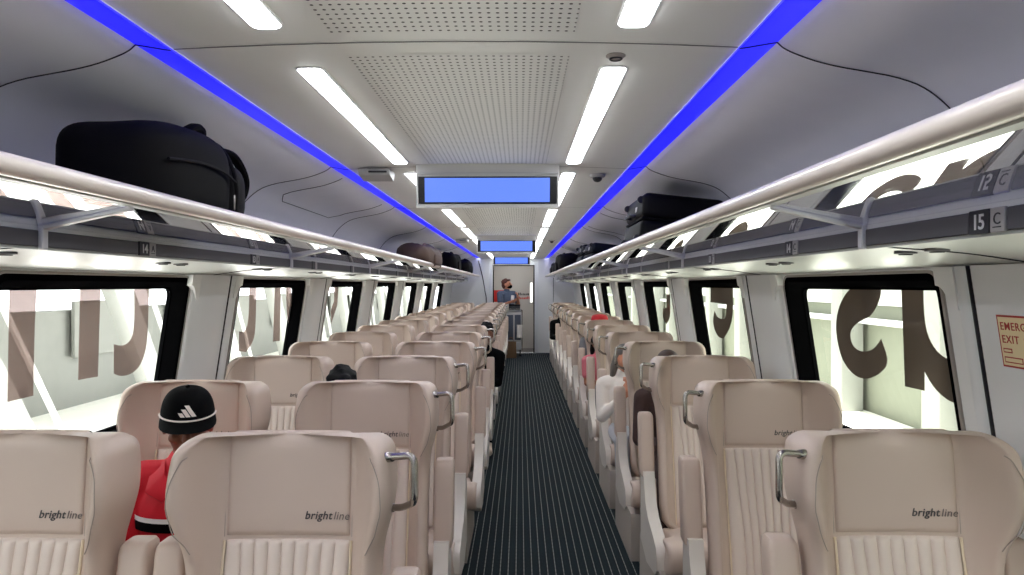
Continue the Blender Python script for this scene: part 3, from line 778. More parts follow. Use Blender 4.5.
def make_seat(handle):
    """handle: -1 / +1 the aisle side, 0 for none"""
    t = thing('train_seat', 'x', 'seat')
    b = obj('backrest', shell_mesh(), 'leather', t, sub=1, angle=180)
    h = obj('headrest_panel', head_panel(), 'leather', t, angle=60)
    for s, word, thin in ((0,'bright',False),(1,'line',True)):
        pass
    w1 = 0.0
    for word, off, mm, nm in (('bright',0.0003,'logo','logo_bold'),('line',-0.0001,'logo_thin','logo_thin')):
        me = text_mesh(word, 0.0272, 0.0006, 0.22, off, 1.05)
        for v in me.vertices:
            x = 0.039+w1+v.co.x; z = 1.0405+v.co.y; q = x/(PW-.004)
            v.co = Vector((x, lean(z)+0.008*(1-q*q*0.8)-0.006-0.0012+v.co.z*-1.0, z))
        w1 = max(v.co.x for v in me.vertices)-0.039+0.0015
        obj(nm, me, mm, h, angle=10)
    obj('pleated_panel', pleat_panel(), 'pleat', t, angle=80)
    for s in (-1,1):
        bm = bmesh.new(); tube(bm, [(s*(PW-.001),lean(z)-0.0035,z) for z in [0.41+0.58*i/10 for i in range(11)]], 0.0036, 6)
        obj('piping', bm, 'piping', t)
        bm = bmesh.new(); tube(bm, [(s*(PW+.0005),lean(z)-0.0005,z) for z in [0.998+0.197*i/9 for i in range(10)]], 0.0016, 6)
        obj('seam', bm, 'seam', t)
        # curved wing seam
        bm = bmesh.new()
        pts = []
        for q in range(19):
            a_ = math.radians(-72+ (150)*q/18)
            z = 1.095+0.118*math.sin(a_); w = interp(WT, min(z,1.2)); f = interp(FT, min(z,1.2)); kx = 0.50+0.34*math.cos(a_)
            x = PW+kx*(w-PW); xx = [(p:=PW, 0.0),(PW+.22*(w-PW),-f*.22),(PW+.50*(w-PW),-f*.62),(w-.040,-f*.93),(w-.020,-f)]
            y = -f
            for (x0,y0),(x1,y1) in zip(xx, xx[1:]):
                if x0 <= x <= x1: y = y0+(y1-y0)*(x-x0)/(x1-x0); break
            pts.append((s*x, y+lean(z)-0.0005, z))
        tube(bm, pts, 0.0013, 6); obj('wing_seam', bm, 'seam', t)
    # cushion
    bm = bmesh.new(); R = []
    prof = [(-0.13,.395),(-0.20,.405),(-0.32,.425),(-0.44,.449),(-0.465,.454),(-0.57,.480),(-0.625,.488),(-0.662,.474),(-0.680,.440),(-0.682,.400),(-0.668,.352),(-0.63,.330),(-0.48,.322),(-0.44,.319),(-0.30,.315),(-0.13,.310)]
    for x in (-.232,-.226,-.205,-.16,-.157,-.154,-.08,0,.08,.154,.157,.16,.205,.226,.232):
        k = {.232:.045,.226:.014,.205:.0,.157:.006}.get(abs(x), 0)
        row = []
        for y,z in prof:
            cy, cz = -0.40,.40
            wx = 1.0 if y > -0.45 else (1.32 if y < -0.52 else 1.28)
            row.append((x*wx, y+(cy-y)*k*1.2, z+(cz-z)*k*2.4))
        R.append(row)
    loops(bm, R, True, True, True)
    c = obj('cushion', bm, 'leather', t, sub=1, angle=180)
    # pedestal
    bm = prism([(-0.60,0.02),(0.06,0.02),(0.06,0.30),(-0.62,0.30),(-0.63,0.27)], 'x', -0.305, 0.243 if handle == 1 else 0.305); bevel_all(bm, 0.012, 2)
    obj('pedestal', bm, 'base', t)
    bm = prism([(0.085,0.33),(0.125,0.33),(0.16,1.0),(0.155,1.12),(0.128,1.12),(0.12,1.0)], 'x', -0.160, 0.160)
    bevel_all(bm, 0.010, 2); obj('back_cover', bm, 'plastic', t)
    # moulded side panels, hinge, armrest pads
    for s in (-1,1):
        poly = [(-0.02,.665),(-0.115,.665),(-0.135,.60),(-0.165,.53),(-0.24,.47),(-0.38,.425),(-0.45,.395),(-0.47,.36),(-0.47,.30),(-0.42,.265),(-0.20,.24),(-0.02,.30)]
        bm = prism(poly, 'x', s*0.258, s*0.314); bevel_all(bm, 0.010, 3)
        sp_ = obj('side_panel', bm, 'plastic', t)
        bm = box((s*0.282,-0.062,.640),(0.052,0.072,0.045),0.008); 
        arm = obj('armrest', pad_bm(-0.065 if (handle == 1 and False) else 0.0), 'leather_pad', t); arm.location = (s*0.288,0,0)
        hg = obj('hinge', box((0,-0.060,.652),(0.044,0.050,0.060),0.010), 'hinge', arm)
    if handle:
        s = handle
        base = [(s*0.258,-0.085,1.210),(s*0.325,-0.108,1.220),(s*0.328,-0.118,1.112),(s*0.285,-0.055,1.080),(s*0.252,-0.040,1.076)]
        bm = bmesh.new(); tube(bm, fillet(base, 0.022, 6), 0.0085, 10)
        g = obj('grab_handle', bm, 'chrome', t)
        for p, d in ((base[0],Vector((s,-.1,0))),(base[-1],Vector((s,-.2,0)))):
            bm = bmesh.new(); capsule(bm, Vector(p)-d*0.002, Vector(p)+d*0.008, 0.013, 0.012, 12, 3); obj('handle_mount', bm, 'chrome', g)
        
    return t
SP = 0.98
NROW = 15
seat_win = make_seat(0); seat_la = make_seat(1); seat_ra = make_seat(-1)
def seat_label(kind, i):
    where = {'lw':'window seat of the left pair', 'la':'aisle seat of the left pair', 'ra':'single seat right of the aisle'}[kind]
    extra = {('lw',0):', cut off by the frame edge', ('la',0):', largest in front', ('ra',0):', largest on the right', ('lw',1):', man in red sitting in it', ('ra',4):', woman in white in it', ('ra',3):', brown-haired person in it'}.get((kind,i), '')
    return 'beige %s, %s row back%s' % (where, ORD[i], extra)
SEATX = {'lw':-1.240, 'la':-0.574, 'ra':0.946}
SEATY = {'lw':1.80, 'la':1.80, 'ra':1.84}
GRP = {'lw':'left window-side train seats','la':'left aisle-side train seats','ra':'single train seats on the right'}
for kind, proto in (('lw',seat_win),('la',seat_la),('ra',seat_ra)):
    for i in range(NROW):
        o = proto if i == 0 else copy_tree(proto)
        o.location = (SEATX[kind]+({1:-.004,2:-.016,3:.026,4:.018,5:.012}.get(i,0) if kind == 'la' else 0), SEATY[kind]+SP*i, -0.02)
        o['label'] = seat_label(kind, i); o['category'] = 'seat'; o['group'] = GRP[kind]

# armrest pads that stand a little higher or lower than the rest
bpy.context.view_layer.update()
for o in list(COL.objects):
    if o.name.startswith('armrest') and o.parent and o.parent.name.startswith('train_seat'):
        r = o.parent
        if abs(r.location.y-SEATY['lw']) < 0.1:
            if r.location.x > 0 or r.location.x < -1: o.location.z += 0.032
            elif o.location.x > 0: o.location.z -= 0.045
            else: o.location.z += 0.032

# ------------------------------------------------------------------ people
def rotm(pitch, roll, yaw=0):
    return Matrix.Rotation(yaw,3,'Z') @ Matrix.Rotation(roll,3,'Y') @ Matrix.Rotation(pitch,3,'X')
def hand_prims(w, d, palm_n, s, curl=0.5, k=1.0):
    """palm + four fingers + thumb. w wrist, d direction, palm_n the way the palm faces, s = +1/-1 thumb side"""
    d = Vector(d).normalized(); n = Vector(palm_n); n = (n-d*n.dot(d)).normalized(); x = d.cross(n)*s
    P = [('c', w, w+d*0.045, 0.026*k, 0.030*k)]
    pc = w+d*0.055
    for j in (-1,0,1):
        P.append(('c', w+d*0.025+x*0.018*j, w+d*0.085+x*0.021*j, 0.015*k, 0.013*k))
    for j, ln in ((-1.5,.062),(-0.5,.076),(0.5,.082),(1.5,.072)):
        b = w+d*0.085+x*0.0165*j
        m1 = b+(d*math.cos(curl*.6)+n*math.sin(curl*.6))*ln*0.45
        m2 = m1+(d*math.cos(curl*1.5)+n*math.sin(curl*1.5))*ln*0.32
        m3 = m2+(d*math.cos(curl*2.2)+n*math.sin(curl*2.2))*ln*0.25
        P += [('c', b, m1, 0.0095*k, 0.009*k),('c', m1, m2, 0.009*k, 0.0082*k),('c', m2, m3, 0.0082*k, 0.007*k)]
    b = w+d*0.025+x*0.024
    m1 = b+(d*0.7+x*0.75+n*0.2).normalized()*0.040; m2 = m1+(d*0.85+x*0.25+n*0.4).normalized()*0.032
    P += [('c', b, m1, 0.0125*k, 0.0105*k),('c', m1, m2, 0.0105*k, 0.0085*k)]
    return P
def head_prims(C, R, k=1.0):
    T = lambda x,y,z: C+R@(Vector((x,y,z))*k)
    e = lambda c, r: ('e', T(*c), tuple(v*k for v in r), R)
    return [e((0,.012,.030),(.074,.092,.088)), e((0,-.018,-.020),(.062,.070,.088)), e((0,-.045,-.078),(.036,.034,.030)), e((0,-.030,-.055),(.052,.048,.045)),
            e((0,-.084,.018),(.050,.014,.014)),                                   # brow
            ('c', T(0,-.088,.006), T(0,-.108,-.022), .0095*k, .014*k),           # nose
            e((.010,-.100,-.026),(.009,.010,.008)), e((-.010,-.100,-.026),(.009,.010,.008)),
            e((0,-.086,-.052),(.024,.010,.007)), e((0,-.084,-.062),(.021,.010,.008)),  # lips
            e((.076,.012,-.008),(.010,.020,.030)), e((-.076,.012,-.008),(.010,.020,.030)),  # ears
            e((.040,-.068,-.022),(.022,.020,.020)), e((-.040,-.068,-.022),(.022,.020,.020))]
def infl(p, d):
    if p[0] == 'c': return ('c', p[1], p[2], p[3]+d, p[4]+d)
    return ('e', p[1], tuple(v+d for v in p[2]), p[3] if len(p) > 3 else None)
def person(name_label, loc, skin, hair, shirt, trousers, shoes='shoedk', pitch=0.0, roll=0.0, yaw=0.0, hpitch=0.0, hroll=0.0, hyaw=0.0, k=1.0,
           voxel=0.009, sleeves='short', arms='lap', stand=False, long_hair=False, rz=0.0, group=None, hat=None, legs=None, short_hair=True, face=True):
    t = thing('person', name_label, 'person', loc, rz, group)
    hz = 0.93 if stand else 0.525
    piv = Vector((0,0,hz))
    R = rotm(pitch, roll, yaw)
    U = lambda x,y,z: piv+R@(Vector((x,y,z))*k)
    CH = U(0,.005,.335)
    HR = rotm(hpitch, hroll, hyaw)
    nb = U(0,.025,.50)
    HC = nb+HR@(Vector((0,-.018,.130))*k)
    torso = [('e', piv+Vector((0,0,.0)), (.155*k,.112*k,.105*k)), ('e', U(0,-.012,.13), (.142*k,.108*k,.14*k), R), ('e', U(0,-.004,.31), (.155*k,.110*k,.17*k), R),
             ('c', U(-.145,.015,.425), U(.145,.015,.425), .062*k, .062*k), ('c', U(0,.02,.44), U(0,.022,.485), .075*k, .058*k)]
    neck = [('c', U(0,.022,.45), HC+HR@Vector((0,.01,-.03)), .052*k, .050*k)]
    sh = {s: U(s*.175,.015,.430) for s in (-1,1)}
    if arms == 'lap':
        el = {s: U(s*.225,-.070,.165) for s in (-1,1)}; wr = {s: Vector((s*.085,-.30,hz+.125)) for s in (-1,1)}; hd = {s: Vector((-s*.35,-.8,-.12)) for s in (-1,1)}; hn = {s: Vector((-s*.5,0,-1)) for s in (-1,1)}
    elif arms == 'phone':
        el = {s: U(s*.225,-.090,.165) for s in (-1,1)}; wr = {s: U(s*.075,-.295,.22) for s in (-1,1)}; hd = {s: Vector((-s*.35,-.6,.45)) for s in (-1,1)}; hn = {s: Vector((-s*.6,.5,.5)) for s in (-1,1)}
    elif arms == 'chest':
        el = {s: U(s*.235,-.075,.175) for s in (-1,1)}; wr = {s: U(s*.05,-.215,.34) for s in (-1,1)}; hd = {s: Vector((-s*.3,-.25,.9)) for s in (-1,1)}; hn = {s: Vector((-s*.6,.6,0)) for s in (-1,1)}
    else:  # hold in front, one hand raised
        el = {-1: U(-.225,-.11,.18), 1: U(.225,-.10,.18)}; wr = {-1: U(-.09,-.31,.27), 1: U(.10,-.27,.36)}; hd = {-1: Vector((.45,-.7,.25)), 1: Vector((-.35,-.45,.75))}; hn = {-1: Vector((.5,.3,.6)), 1: Vector((-.7,.3,.2))}
    armp = []; hands = []; sleeve = []
    for s in (-1,1):
        armp += [('c', sh[s], el[s], .050*k, .040*k), ('c', el[s], wr[s], .041*k, .027*k)]
        hands += hand_prims(wr[s], hd[s], hn[s], s, 0.55)
        if sleeves == 'short': sleeve += [('c', sh[s], sh[s].lerp(el[s], .62), .064*k, .062*k)]
        else: sleeve += [('c', sh[s], el[s], .064*k, .052*k), ('c', el[s], el[s].lerp(wr[s], .93), .053*k, .038*k)]
    if stand: hip = {s: Vector((s*.088,0,.90)) for s in (-1,1)}; kn = {s: Vector((s*.095,-.02,.50)) for s in (-1,1)}; an = {s: Vector((s*.10,.02,.085)) for s in (-1,1)}
    else:
        hip = {s: Vector((s*.09,-.01,hz-.01)) for s in (-1,1)}; kn = {s: Vector((s*.12,-.43,.535)) for s in (-1,1)}; an = {s: Vector((s*.12,-.44,.085)) for s in (-1,1)}
    if legs:
        for s in (-1,1):
            if s in legs: kn[s] = Vector(legs[s][0]); an[s] = Vector(legs[s][1])
    legp = []; foot = []
    for s in (-1,1):
        legp += [('c', hip[s], kn[s], .082*k, .058*k), ('c', kn[s], an[s], .056*k, .036*k)]
        foot += [('c', an[s]+Vector((0,.02,-.045)), an[s]+Vector((s*.02,-.15,-.055)), .036, .028), ('c', an[s], an[s]+Vector((0,-.03,-.03)), .038,.036)]
    head = head_prims(HC, HR, k)
    blob('body', torso+neck+armp+hands+legp+foot+head, voxel, skin, t, 2)
    blob('shirt', [infl(p, .013) for p in torso]+sleeve, max(voxel,.009), shirt, t, 3)
    blob('trousers', [infl(torso[0], .016)]+[infl(p, .013) for p in legp], max(voxel,.010), trousers, t, 3)
    for s in (-1,1):
        q = foot[:2] if s < 0 else foot[2:]
        blob('shoe', [infl(p, .009) for p in q], max(voxel,.009), shoes, t, 2)
    H = lambda x,y,z: HC+HR@(Vector((x,y,z))*k)
    if hair:
        hp = [('e', H(0,.024,.046), (.081*k,.098*k,.080*k), HR), ('e', H(0,.055,-.01), (.074*k,.060*k,.085*k), HR)] if long_hair else [('e', H(0,.024,.046), (.080*k,.092*k,.082*k), HR), ('e', H(0,.055,-.01), (.074*k,.060*k,.085*k), HR), ('e', H(.030,-.050,.088), (.038*k,.036*k,.022*k), HR), ('e', H(-.030,-.050,.088), (.038*k,.036*k,.022*k), HR)]
        if long_hair:
            for s in (-1,1):
                hp += [('c', H(s*.062,.020,.05), H(s*.078,.020,-.09), .030*k, .034*k), ('c', H(s*.078,.020,-.09), H(s*.085,.0,-.20), .034*k, .022*k)]
            hp += [('c', H(0,.06,0), H(0,.075,-.17), .07*k, .055*k)]
        else:
            for j in range(14):
                a_ = random.uniform(0, 2*PI); e_ = random.uniform(.2, 1.4)
                hp.append(('e', H(.070*math.cos(a_)*math.cos(e_),.028+.080*math.sin(a_)*math.cos(e_),.050+.076*math.sin(e_)), (.017*k,)*3, HR))
        blob('hair', hp, max(voxel,.008), hair, t, 2)
    if face:
        for s in (-1,1):
            bm = bmesh.new(); ellipsoid(bm, H(s*.031,-.079,.001), (.012*k,.010*k,.006*k), HR, 10, 8); obj('eye', bm, 'eye', t)
        bm = bmesh.new(); ellipsoid(bm, H(0,-.0925,-.057), (.020*k,.0045*k,.006*k), HR, 10, 8); obj('lips', bm, 'lips', t)
    return t, H, HR, U, R, wr
SEAT_OFF = -0.33      # pelvis in front of the seat's reference plane
def seat_at(kind, i, dx=0.0, dy=0.0): return (SEATX[kind]+dx, SEATY[kind]+SP*i+SEAT_OFF+dy, 0)

# 1. man in a red polo and black cap
t, H, HR, U, R, wr = person('man in red polo and black cap with white cord, head bowed', seat_at('lw',1,0.10,0.0), 'skinA', None, 'red', 'cblack', pitch=0.02, hpitch=0.13, hroll=0.0, hyaw=0.40, yaw=0.12, voxel=.007, arms='lap', k=0.96)
# cap
def Hc(x,y,z): return H(x, y, z)
bm = bmesh.new(); R_ = []
cz = 0.034
for j in range(0, 9):
    e_ = PI/2*j/9
    R_.append([H(.090*math.cos(e_)**0.62*math.cos(2*PI*q/28), .012+.108*math.cos(e_)**0.62*math.sin(2*PI*q/28), cz+.100*math.sin(e_)) for q in range(28)])
loops(bm, R_, True, False, True)
cap = obj('cap_crown', bm, 'capblk', t, sub=1, angle=180)
bm = bmesh.new(); ra = []; rb = []; rc = []
for q in range(15):
    a_ = PI+PI*(q+0.0)/14
    x, y = math.cos(a_), math.sin(a_)
    ra.append(H(.089*x, .012+.106*y, cz+.004)); rb.append(H(.094*x, .012+.106*y-0.068*abs(y)**0.8, cz-.016-.012*abs(x)**2)); rc.append(H(.089*x,.012+.106*y,cz-.002))
loops(bm, [ra, rb, rc], False); 
obj('cap_brim', bm, 'capblk', cap, angle=60)
bm = bmesh.new(); tube(bm, [H(.0915*math.cos(PI+PI*q/20), .012-.1105*math.sin(PI*q/20), cz+.008) for q in range(21)], .0030, 8); obj('cap_cord', bm, 'caplogo', cap)
bm = bmesh.new(); ellipsoid(bm, H(0,.012,cz+.103), (.008,.008,.005), HR, 10, 8); obj('cap_button', bm, 'capblk', cap)
def dome(u, v):   # point on the cap front: u sideways, v upwards
    e_ = math.asin(min(0.98, max(0, v/.100))); c_ = math.cos(e_)**0.62
    sx = u/(.090*c_); sx = max(-.98, min(.98, sx))
    return H(u, .012-.108*c_*math.sqrt(1-sx*sx)-.0022, cz+v)
for (u0, hgt) in ((-.026,.014),(-.008,.026),(.010,.038)):
    bm = bmesh.new(); R_ = []
    for j in range(7):
        v = .022+hgt*j/6.0
        # slanted bar with its foot on the base line, leaning to the reader's left
        xl = u0+.006-0.0*j; sl_ = -.62*(hgt*j/6.0)
        R_.append([dome(u0+.006+sl_+.0145*q/3, v) for q in range(4)])
    # cut the foot parallel
    loops(bm, R_, False); obj('cap_logo_bar', bm, 'caplogo', cap, angle=180)
# polo details: collar, white and black chest band
def band(z0, z1, grow, m2):
    bm = bmesh.new(); R_ = []
    for z in (z0, z1):
        row = []
        for q in range(33):
            a_ = 2*PI*q/32
            # follow the torso ellipsoids
            best = 0
            for cz_, rx, ry, rz_ in ((.13,.142,.108,.14),(.31,.155,.110,.17)):
                d_ = 1-((z-cz_)/(rz_+.013))**2
                if d_ > 0: best = max(best, math.sqrt(d_))
            row.append(U((.150+.013+grow)*best*math.cos(a_), -.008+(.109+.013+grow)*best*math.sin(a_), z))
        R_.append(row)
    loops(bm, R_, False); return obj('polo_band', bm, m2, t, angle=180)
band(.318,.334,.006,'redtrim'); band(.286,.318,.006,'blacktrim')
for s in (-1,1):
    bm = bmesh.new()
    pts = [U(s*.012,-.098,.432),U(s*.045,-.075,.470),U(s*.070,.000,.498),U(s*.066,.055,.505)]
    ot = [U(s*.030,-.134,.385),U(s*.092,-.116,.415),U(s*.112,.000,.468),U(s*.090,.080,.480)]
    inn = [p+Vector((0,0,.006)) for p in pts]; 
    loops(bm, [[p+Vector((0,-.004,.004)) for p in pts],[p+Vector((0,-.008,.010)) for p in ot],[p+Vector((0,-.002,.004)) for p in ot],[p for p in pts]], False)
    obj('collar', bm, 'red', t, angle=180)

# 2. dark-haired person whose hair shows between the third-row seats on the left
person('person with short black hair showing between two left seats, third row', (-0.855, SEATY['lw']+SP*2+SEAT_OFF+0.02, 0), 'skinA', 'hairblk', 'cblack', 'cblack', hpitch=0.18, roll=0.0, voxel=.010, arms='lap', k=0.91)
# 3. person leaning into the aisle from the left
person('black-haired person in black clothes leaning into the aisle on the left', seat_at('la',6,0.10,0.0), 'skinA', 'hairblk', 'cblack', 'cblack', shoes='shoe', roll=0.26, hroll=0.06, hpitch=0.20, sleeves='long', voxel=.010, arms='lap', k=0.95,
       legs={1:((.16,-.40,.52),(.16,-.44,.085))})
# 4. woman in white lace top
t, H, HR, U, R, wr = person('woman with grey hair in white lacy top holding something near her chin', seat_at('ra',4,-0.12,-0.06), 'skinB', 'hairgry', 'cwhite', 'cjean', shoes='shoe', roll=-0.16, pitch=0.05, hpitch=0.15, hroll=0.10, hyaw=0.25, sleeves='long', voxel=.008, arms='chest', k=0.86, long_hair=True)
for s in (-1,1):
    bm = bmesh.new(); tube(bm, [H(s*.033+.024*math.cos(a_*PI/8),-.102+.006*abs(math.cos(a_*PI/8)),.002+.019*math.sin(a_*PI/8)) for a_ in range(16)], .0026, 6, closed=True); obj('spectacles', bm, 'dark', t)
# 5. brown-haired person behind the third single seat
person('person with brown hair in dark brown top behind the third single seat', seat_at('ra',3,0.0,0.03), 'skinB', 'hairbrn', 'cbrown', 'cbrown', hpitch=0.18, roll=-0.06, sleeves='long', voxel=.010, arms='lap', k=0.90, long_hair=True)
# 6. black-haired passenger in pink bending towards the aisle
person('person with long black hair in pink top leaning towards the aisle', seat_at('ra',6,-0.065,-0.02), 'skinC', 'hairblk', 'cpink', 'cgrey', roll=-0.20, pitch=0.12, hpitch=0.30, hroll=-0.10, sleeves='short', voxel=.010, arms='lap', k=0.80, long_hair=True)
# 7. red cap farther back
t, H, HR, U, R, wr = person('person in a bright red bucket hat, hat top showing over the seats', seat_at('ra',7,-0.02,0.0), 'skinC', None, 'cgrey', 'cblack', hpitch=0.05, voxel=.011, arms='lap', k=0.98)
bm = bmesh.new(); R_ = []
for r_, z_ in ((.150,.005),(.128,.030),(.104,.040),(.100,.085),(.090,.112),(.060,.124)):
    R_.append([H(r_*math.cos(2*PI*q/24),.015+r_*1.08*math.sin(2*PI*q/24),z_) for q in range(24)])
loops(bm, R_, True, False, True); obj('hat', bm, 'redcap', t, sub=1, angle=180)
# 8. far passenger
person('tiny far person with black hair and white trousers at the right aisle edge', seat_at('ra',12,-0.13,0.0), 'skinC', 'hairblk', 'cblack', 'cwhite', shoes='shoe', roll=-0.12, voxel=.012, arms='lap', k=0.93, sleeves='long')
# 9. attendant standing in the far doorway
t, H, HR, U, R, wr = person('standing attendant in slate T-shirt and black mask behind the trolley', (-0.30,16.80,0), 'skinB', 'hairred', 'cblue', 'cblack', stand=True, hyaw=0.75, hpitch=-0.10, voxel=.009, arms='hold', k=1.10, rz=0.55, sleeves='short')
blob('face_mask', [('e', H(0,-.066,-.052), (.058,.056,.050), HR), ('e', H(0,-.04,-.058), (.066,.060,.040), HR), ('e', H(0,-.098,-.035), (.018,.022,.022), HR)], .008, 'mask', t, 3)
g = thing('handheld_reader', 'white handheld device held up by the standing attendant', 'device', (-0.172,16.505,1.275))
obj('device_body', box((0,0,0),(.075,.03,.20),.012,3,Matrix.Rotation(0.1,3,'Y')), 'white', g)
obj('device_grip', box((0.01,0.0,-.125),(.05,.028,.06),.010), 'dark', g)

# ------------------------------------------------------------------ trolley and bags
t = thing('service_trolley', 'narrow grey service trolley standing in the aisle before the attendant', 'trolley', (-0.136,16.40,0))
obj('trolley_body', box((0,0,.58),(.36,.46,.86),.012), 'silver', t)
obj('trolley_top', box((0,0,1.03),(.38,.48,.03),.010), 'lightgry', t)
for x in (-.085,.085): obj('trolley_panel', box((x,-.233,.66),(.135,.01,.56),.006), mat('trolley_panel', (70,78,92), .4), t)
obj('trolley_door', box((0,-.233,.24),(.33,.01,.16),.006), 'lightgry', t)
for sx in (-1,1):
    bm = bmesh.new(); tube(bm, [(sx*.185,-.235,.14),(sx*.185,-.235,1.05)], .010, 8); obj('trolley_post', bm, 'chrome', t)
    for sy in (-1,1):
        bm = bmesh.new(); loops(bm, [[(sx*.14+x,sy*.19+.06*math.cos(a*PI/8),.06+.06*math.sin(a*PI/8)) for a in range(16)] for x in (-.016,.016)], True, True, True); obj('caster', bm, 'dark', t)
bm = bmesh.new(); tube(bm, fillet([(-.17,-.22,1.02),(-.17,-.27,1.07),(.17,-.27,1.07),(.17,-.22,1.02)],.03), .009, 8); obj('trolley_handle', bm, 'chrome', t)
t = thing('insulated_box', 'black box standing on top of the service trolley', 'box', (-0.126,16.36,1.045))
obj('box_body', box((0,0,.05),(.26,.28,.10),.015), 'dark', t); obj('box_lid', box((0,0,.112),(.27,.29,.026),.010), 'black', t)
t = thing('paper_bag', 'brown paper bag standing on the carpet in front of the trolley', 'bag', (-0.20,15.92,0))
bm = bmesh.new(); loops(bm, [[(x*s,y*s2,z) for x,y in rrect(-.12,.12,-.07,.07,.006,2)] for z,s,s2 in ((0,1,1),(.02,1.01,1.02),(.18,1.0,1.02),(.34,.97,.9),(.36,.97,.85))], True, True, False); obj('bag_body', bm, 'paper', t)
for s in (-1,1):
    bm = bmesh.new(); tube(bm, smooth_path([(-.05,s*.058,.35),(-.045,s*.062,.42),(0,s*.062,.45),(.045,s*.062,.42),(.05,s*.058,.35)],4), .005, 6); obj('bag_handle', bm, 'paper', t)
t = thing('towel', 'white cloth hanging over the front of the trolley beside the paper bag', 'towel', (-0.01,16.13,.40))
bm = bmesh.new(); R_ = []
for j in range(8):
    R_.append([(-.06+.12*q/8, -.004+.010*math.sin(q*1.7+j*.3), .04*0+.02+.30*j/7) for q in range(9)])
loops(bm, R_, False); o = obj('towel_cloth', bm, 'cwhite', t); md = o.modifiers.new('s','SOLIDIFY'); md.thickness = .008; bake(o); finish(o.data, 180)

# ------------------------------------------------------------------ luggage on the racks
# large black duffel, left rack
t = thing('duffel_bag', 'large bulging black duffel bag on the left luggage rack', 'bag', (-1.135,2.215,1.79)); t.scale = (.95,.90,.96)
bm = bmesh.new(); vs = superell(bm, (0,0,.155), (.165,.36,.150), .55, 40, 26)
for v in vs:
    n_ = math.sin(v.co.y*9+1)*.010+math.sin(v.co.x*17+v.co.y*5)*.006
    v.co.z += n_ + (0.035*max(0,(v.co.y-.05)/.3) if v.co.z > .1 else 0)
    if v.co.z < .012: v.co.z = .012
obj('bag_body', bm, 'bag', t, angle=180)
bm = bmesh.new(); vs = superell(bm, (.01,.375,.135), (.145,.085,.125), .6, 32, 18)
for v in vs: v.co.z = max(v.co.z, .014)
obj('end_pocket', bm, 'bag2', t, angle=180)
bm = bmesh.new(); tube(bm, smooth_path([(.06,.34,.30),(.10,.42,.29),(.115,.50,.22),(.10,.515,.15),(.085,.47,.12)],6), .012, 8, flat=1.9); obj('grab_strap', bm, 'bag', t)
bm = bmesh.new(); tube(bm, smooth_path([(-.10,.30,.305),(0,.305,.325),(.10,.30,.30),(.16,.29,.19),(.165,.29,.06)],6), .008, 8); obj('piping', bm, 'bag2', t)
bm = bmesh.new(); tube(bm, smooth_path([(.0,.18,.315),(.02,.24,.36),(.02,.31,.365),(.0,.36,.33)],6), .014, 8, flat=1.6); obj('top_handle', bm, 'bag', t)
obj('zip_pull', box((.160,.285,.10),(.006,.012,.055),.003,1), 'zip', t); obj('zip_pull', box((.12,.455,.19),(.006,.010,.05),.003,1), 'zip', t)
bm = bmesh.new(); tube(bm, smooth_path([(.167,-.25,.17),(.172,-.05,.19),(.172,.15,.19),(.165,.28,.17)],6), .005, 6); obj('zip_line', bm, 'bag2', t)

def suitcase(label, loc, size, m2, rot, group, seam=True):
    t = thing('suitcase', label, 'suitcase', loc, 0, group)
    t.rotation_euler = rot
    w, l, h = size
    obj('case_shell', box((0,0,h*.26),(w,l,h*.49),.035,4), m2, t); obj('case_shell', box((0,0,h*.76),(w,l,h*.47),.035,4), m2, t)
    obj('zip_band', box((0,0,h*.51),(w*.985,l*.985,h*.05),.02,3), 'bag', t)
    for sx in (-1,1):
        for q in (-.32,-.16,0,.16,.32):
            pass
    s = -1 if loc[0] > 0 else 1
    bm = bmesh.new(); tube(bm, fillet([(s*w*.5,-.09,h*.60),(s*(w*.5+.03),-.08,h*.60),(s*(w*.5+.03),.08,h*.60),(s*w*.5,.09,h*.60)],.02), .010, 8); obj('carry_handle', bm, 'dark', t)
    for y in (-l*.40, l*.40):
        for z in (h*.14, h*.86):
            bm = bmesh.new(); c_ = Vector((s*(w*.5+.004),y,z)); loops(bm, [[c_+Vector((a_*0+.020*math.cos(q*PI/8),x_,.020*math.sin(q*PI/8))) for q in range(16)] for a_,x_ in ((0,-.011),(0,.011))], True, True, True); obj('wheel', bm, 'dark', t)
    bm = bmesh.new()
    for z in (h*.14, h*.86):
        for q in (-.3,-.1,.1,.3): rbox(bm, (0,l*q*0,h),(0.001,0.001,0.001),0)
        break
    bm.free()
    obj('name_tag', box((s*(w*.5+.004),-l*.18,h*.72),(.004,.05,.03),.002,1), 'signgry', t)
    return t
suitcase('big black hard-shell suitcase lying on the right luggage rack', (0.885,4.30,1.80), (.46,.62,.30), 'case', (0,math.radians(6),0), 'suitcases on the right rack')
suitcase('dark navy suitcase farther along the right luggage rack', (0.88,7.2,1.795), (.44,.60,.20), 'case_navy', (0,math.radians(6),0.05), 'suitcases on the right rack')
suitcase('dark navy soft suitcase behind the other navy one on the right rack', (0.87,8.2,1.795), (.42,.66,.24), 'case_navy', (0,math.radians(6),0), 'suitcases on the right rack')
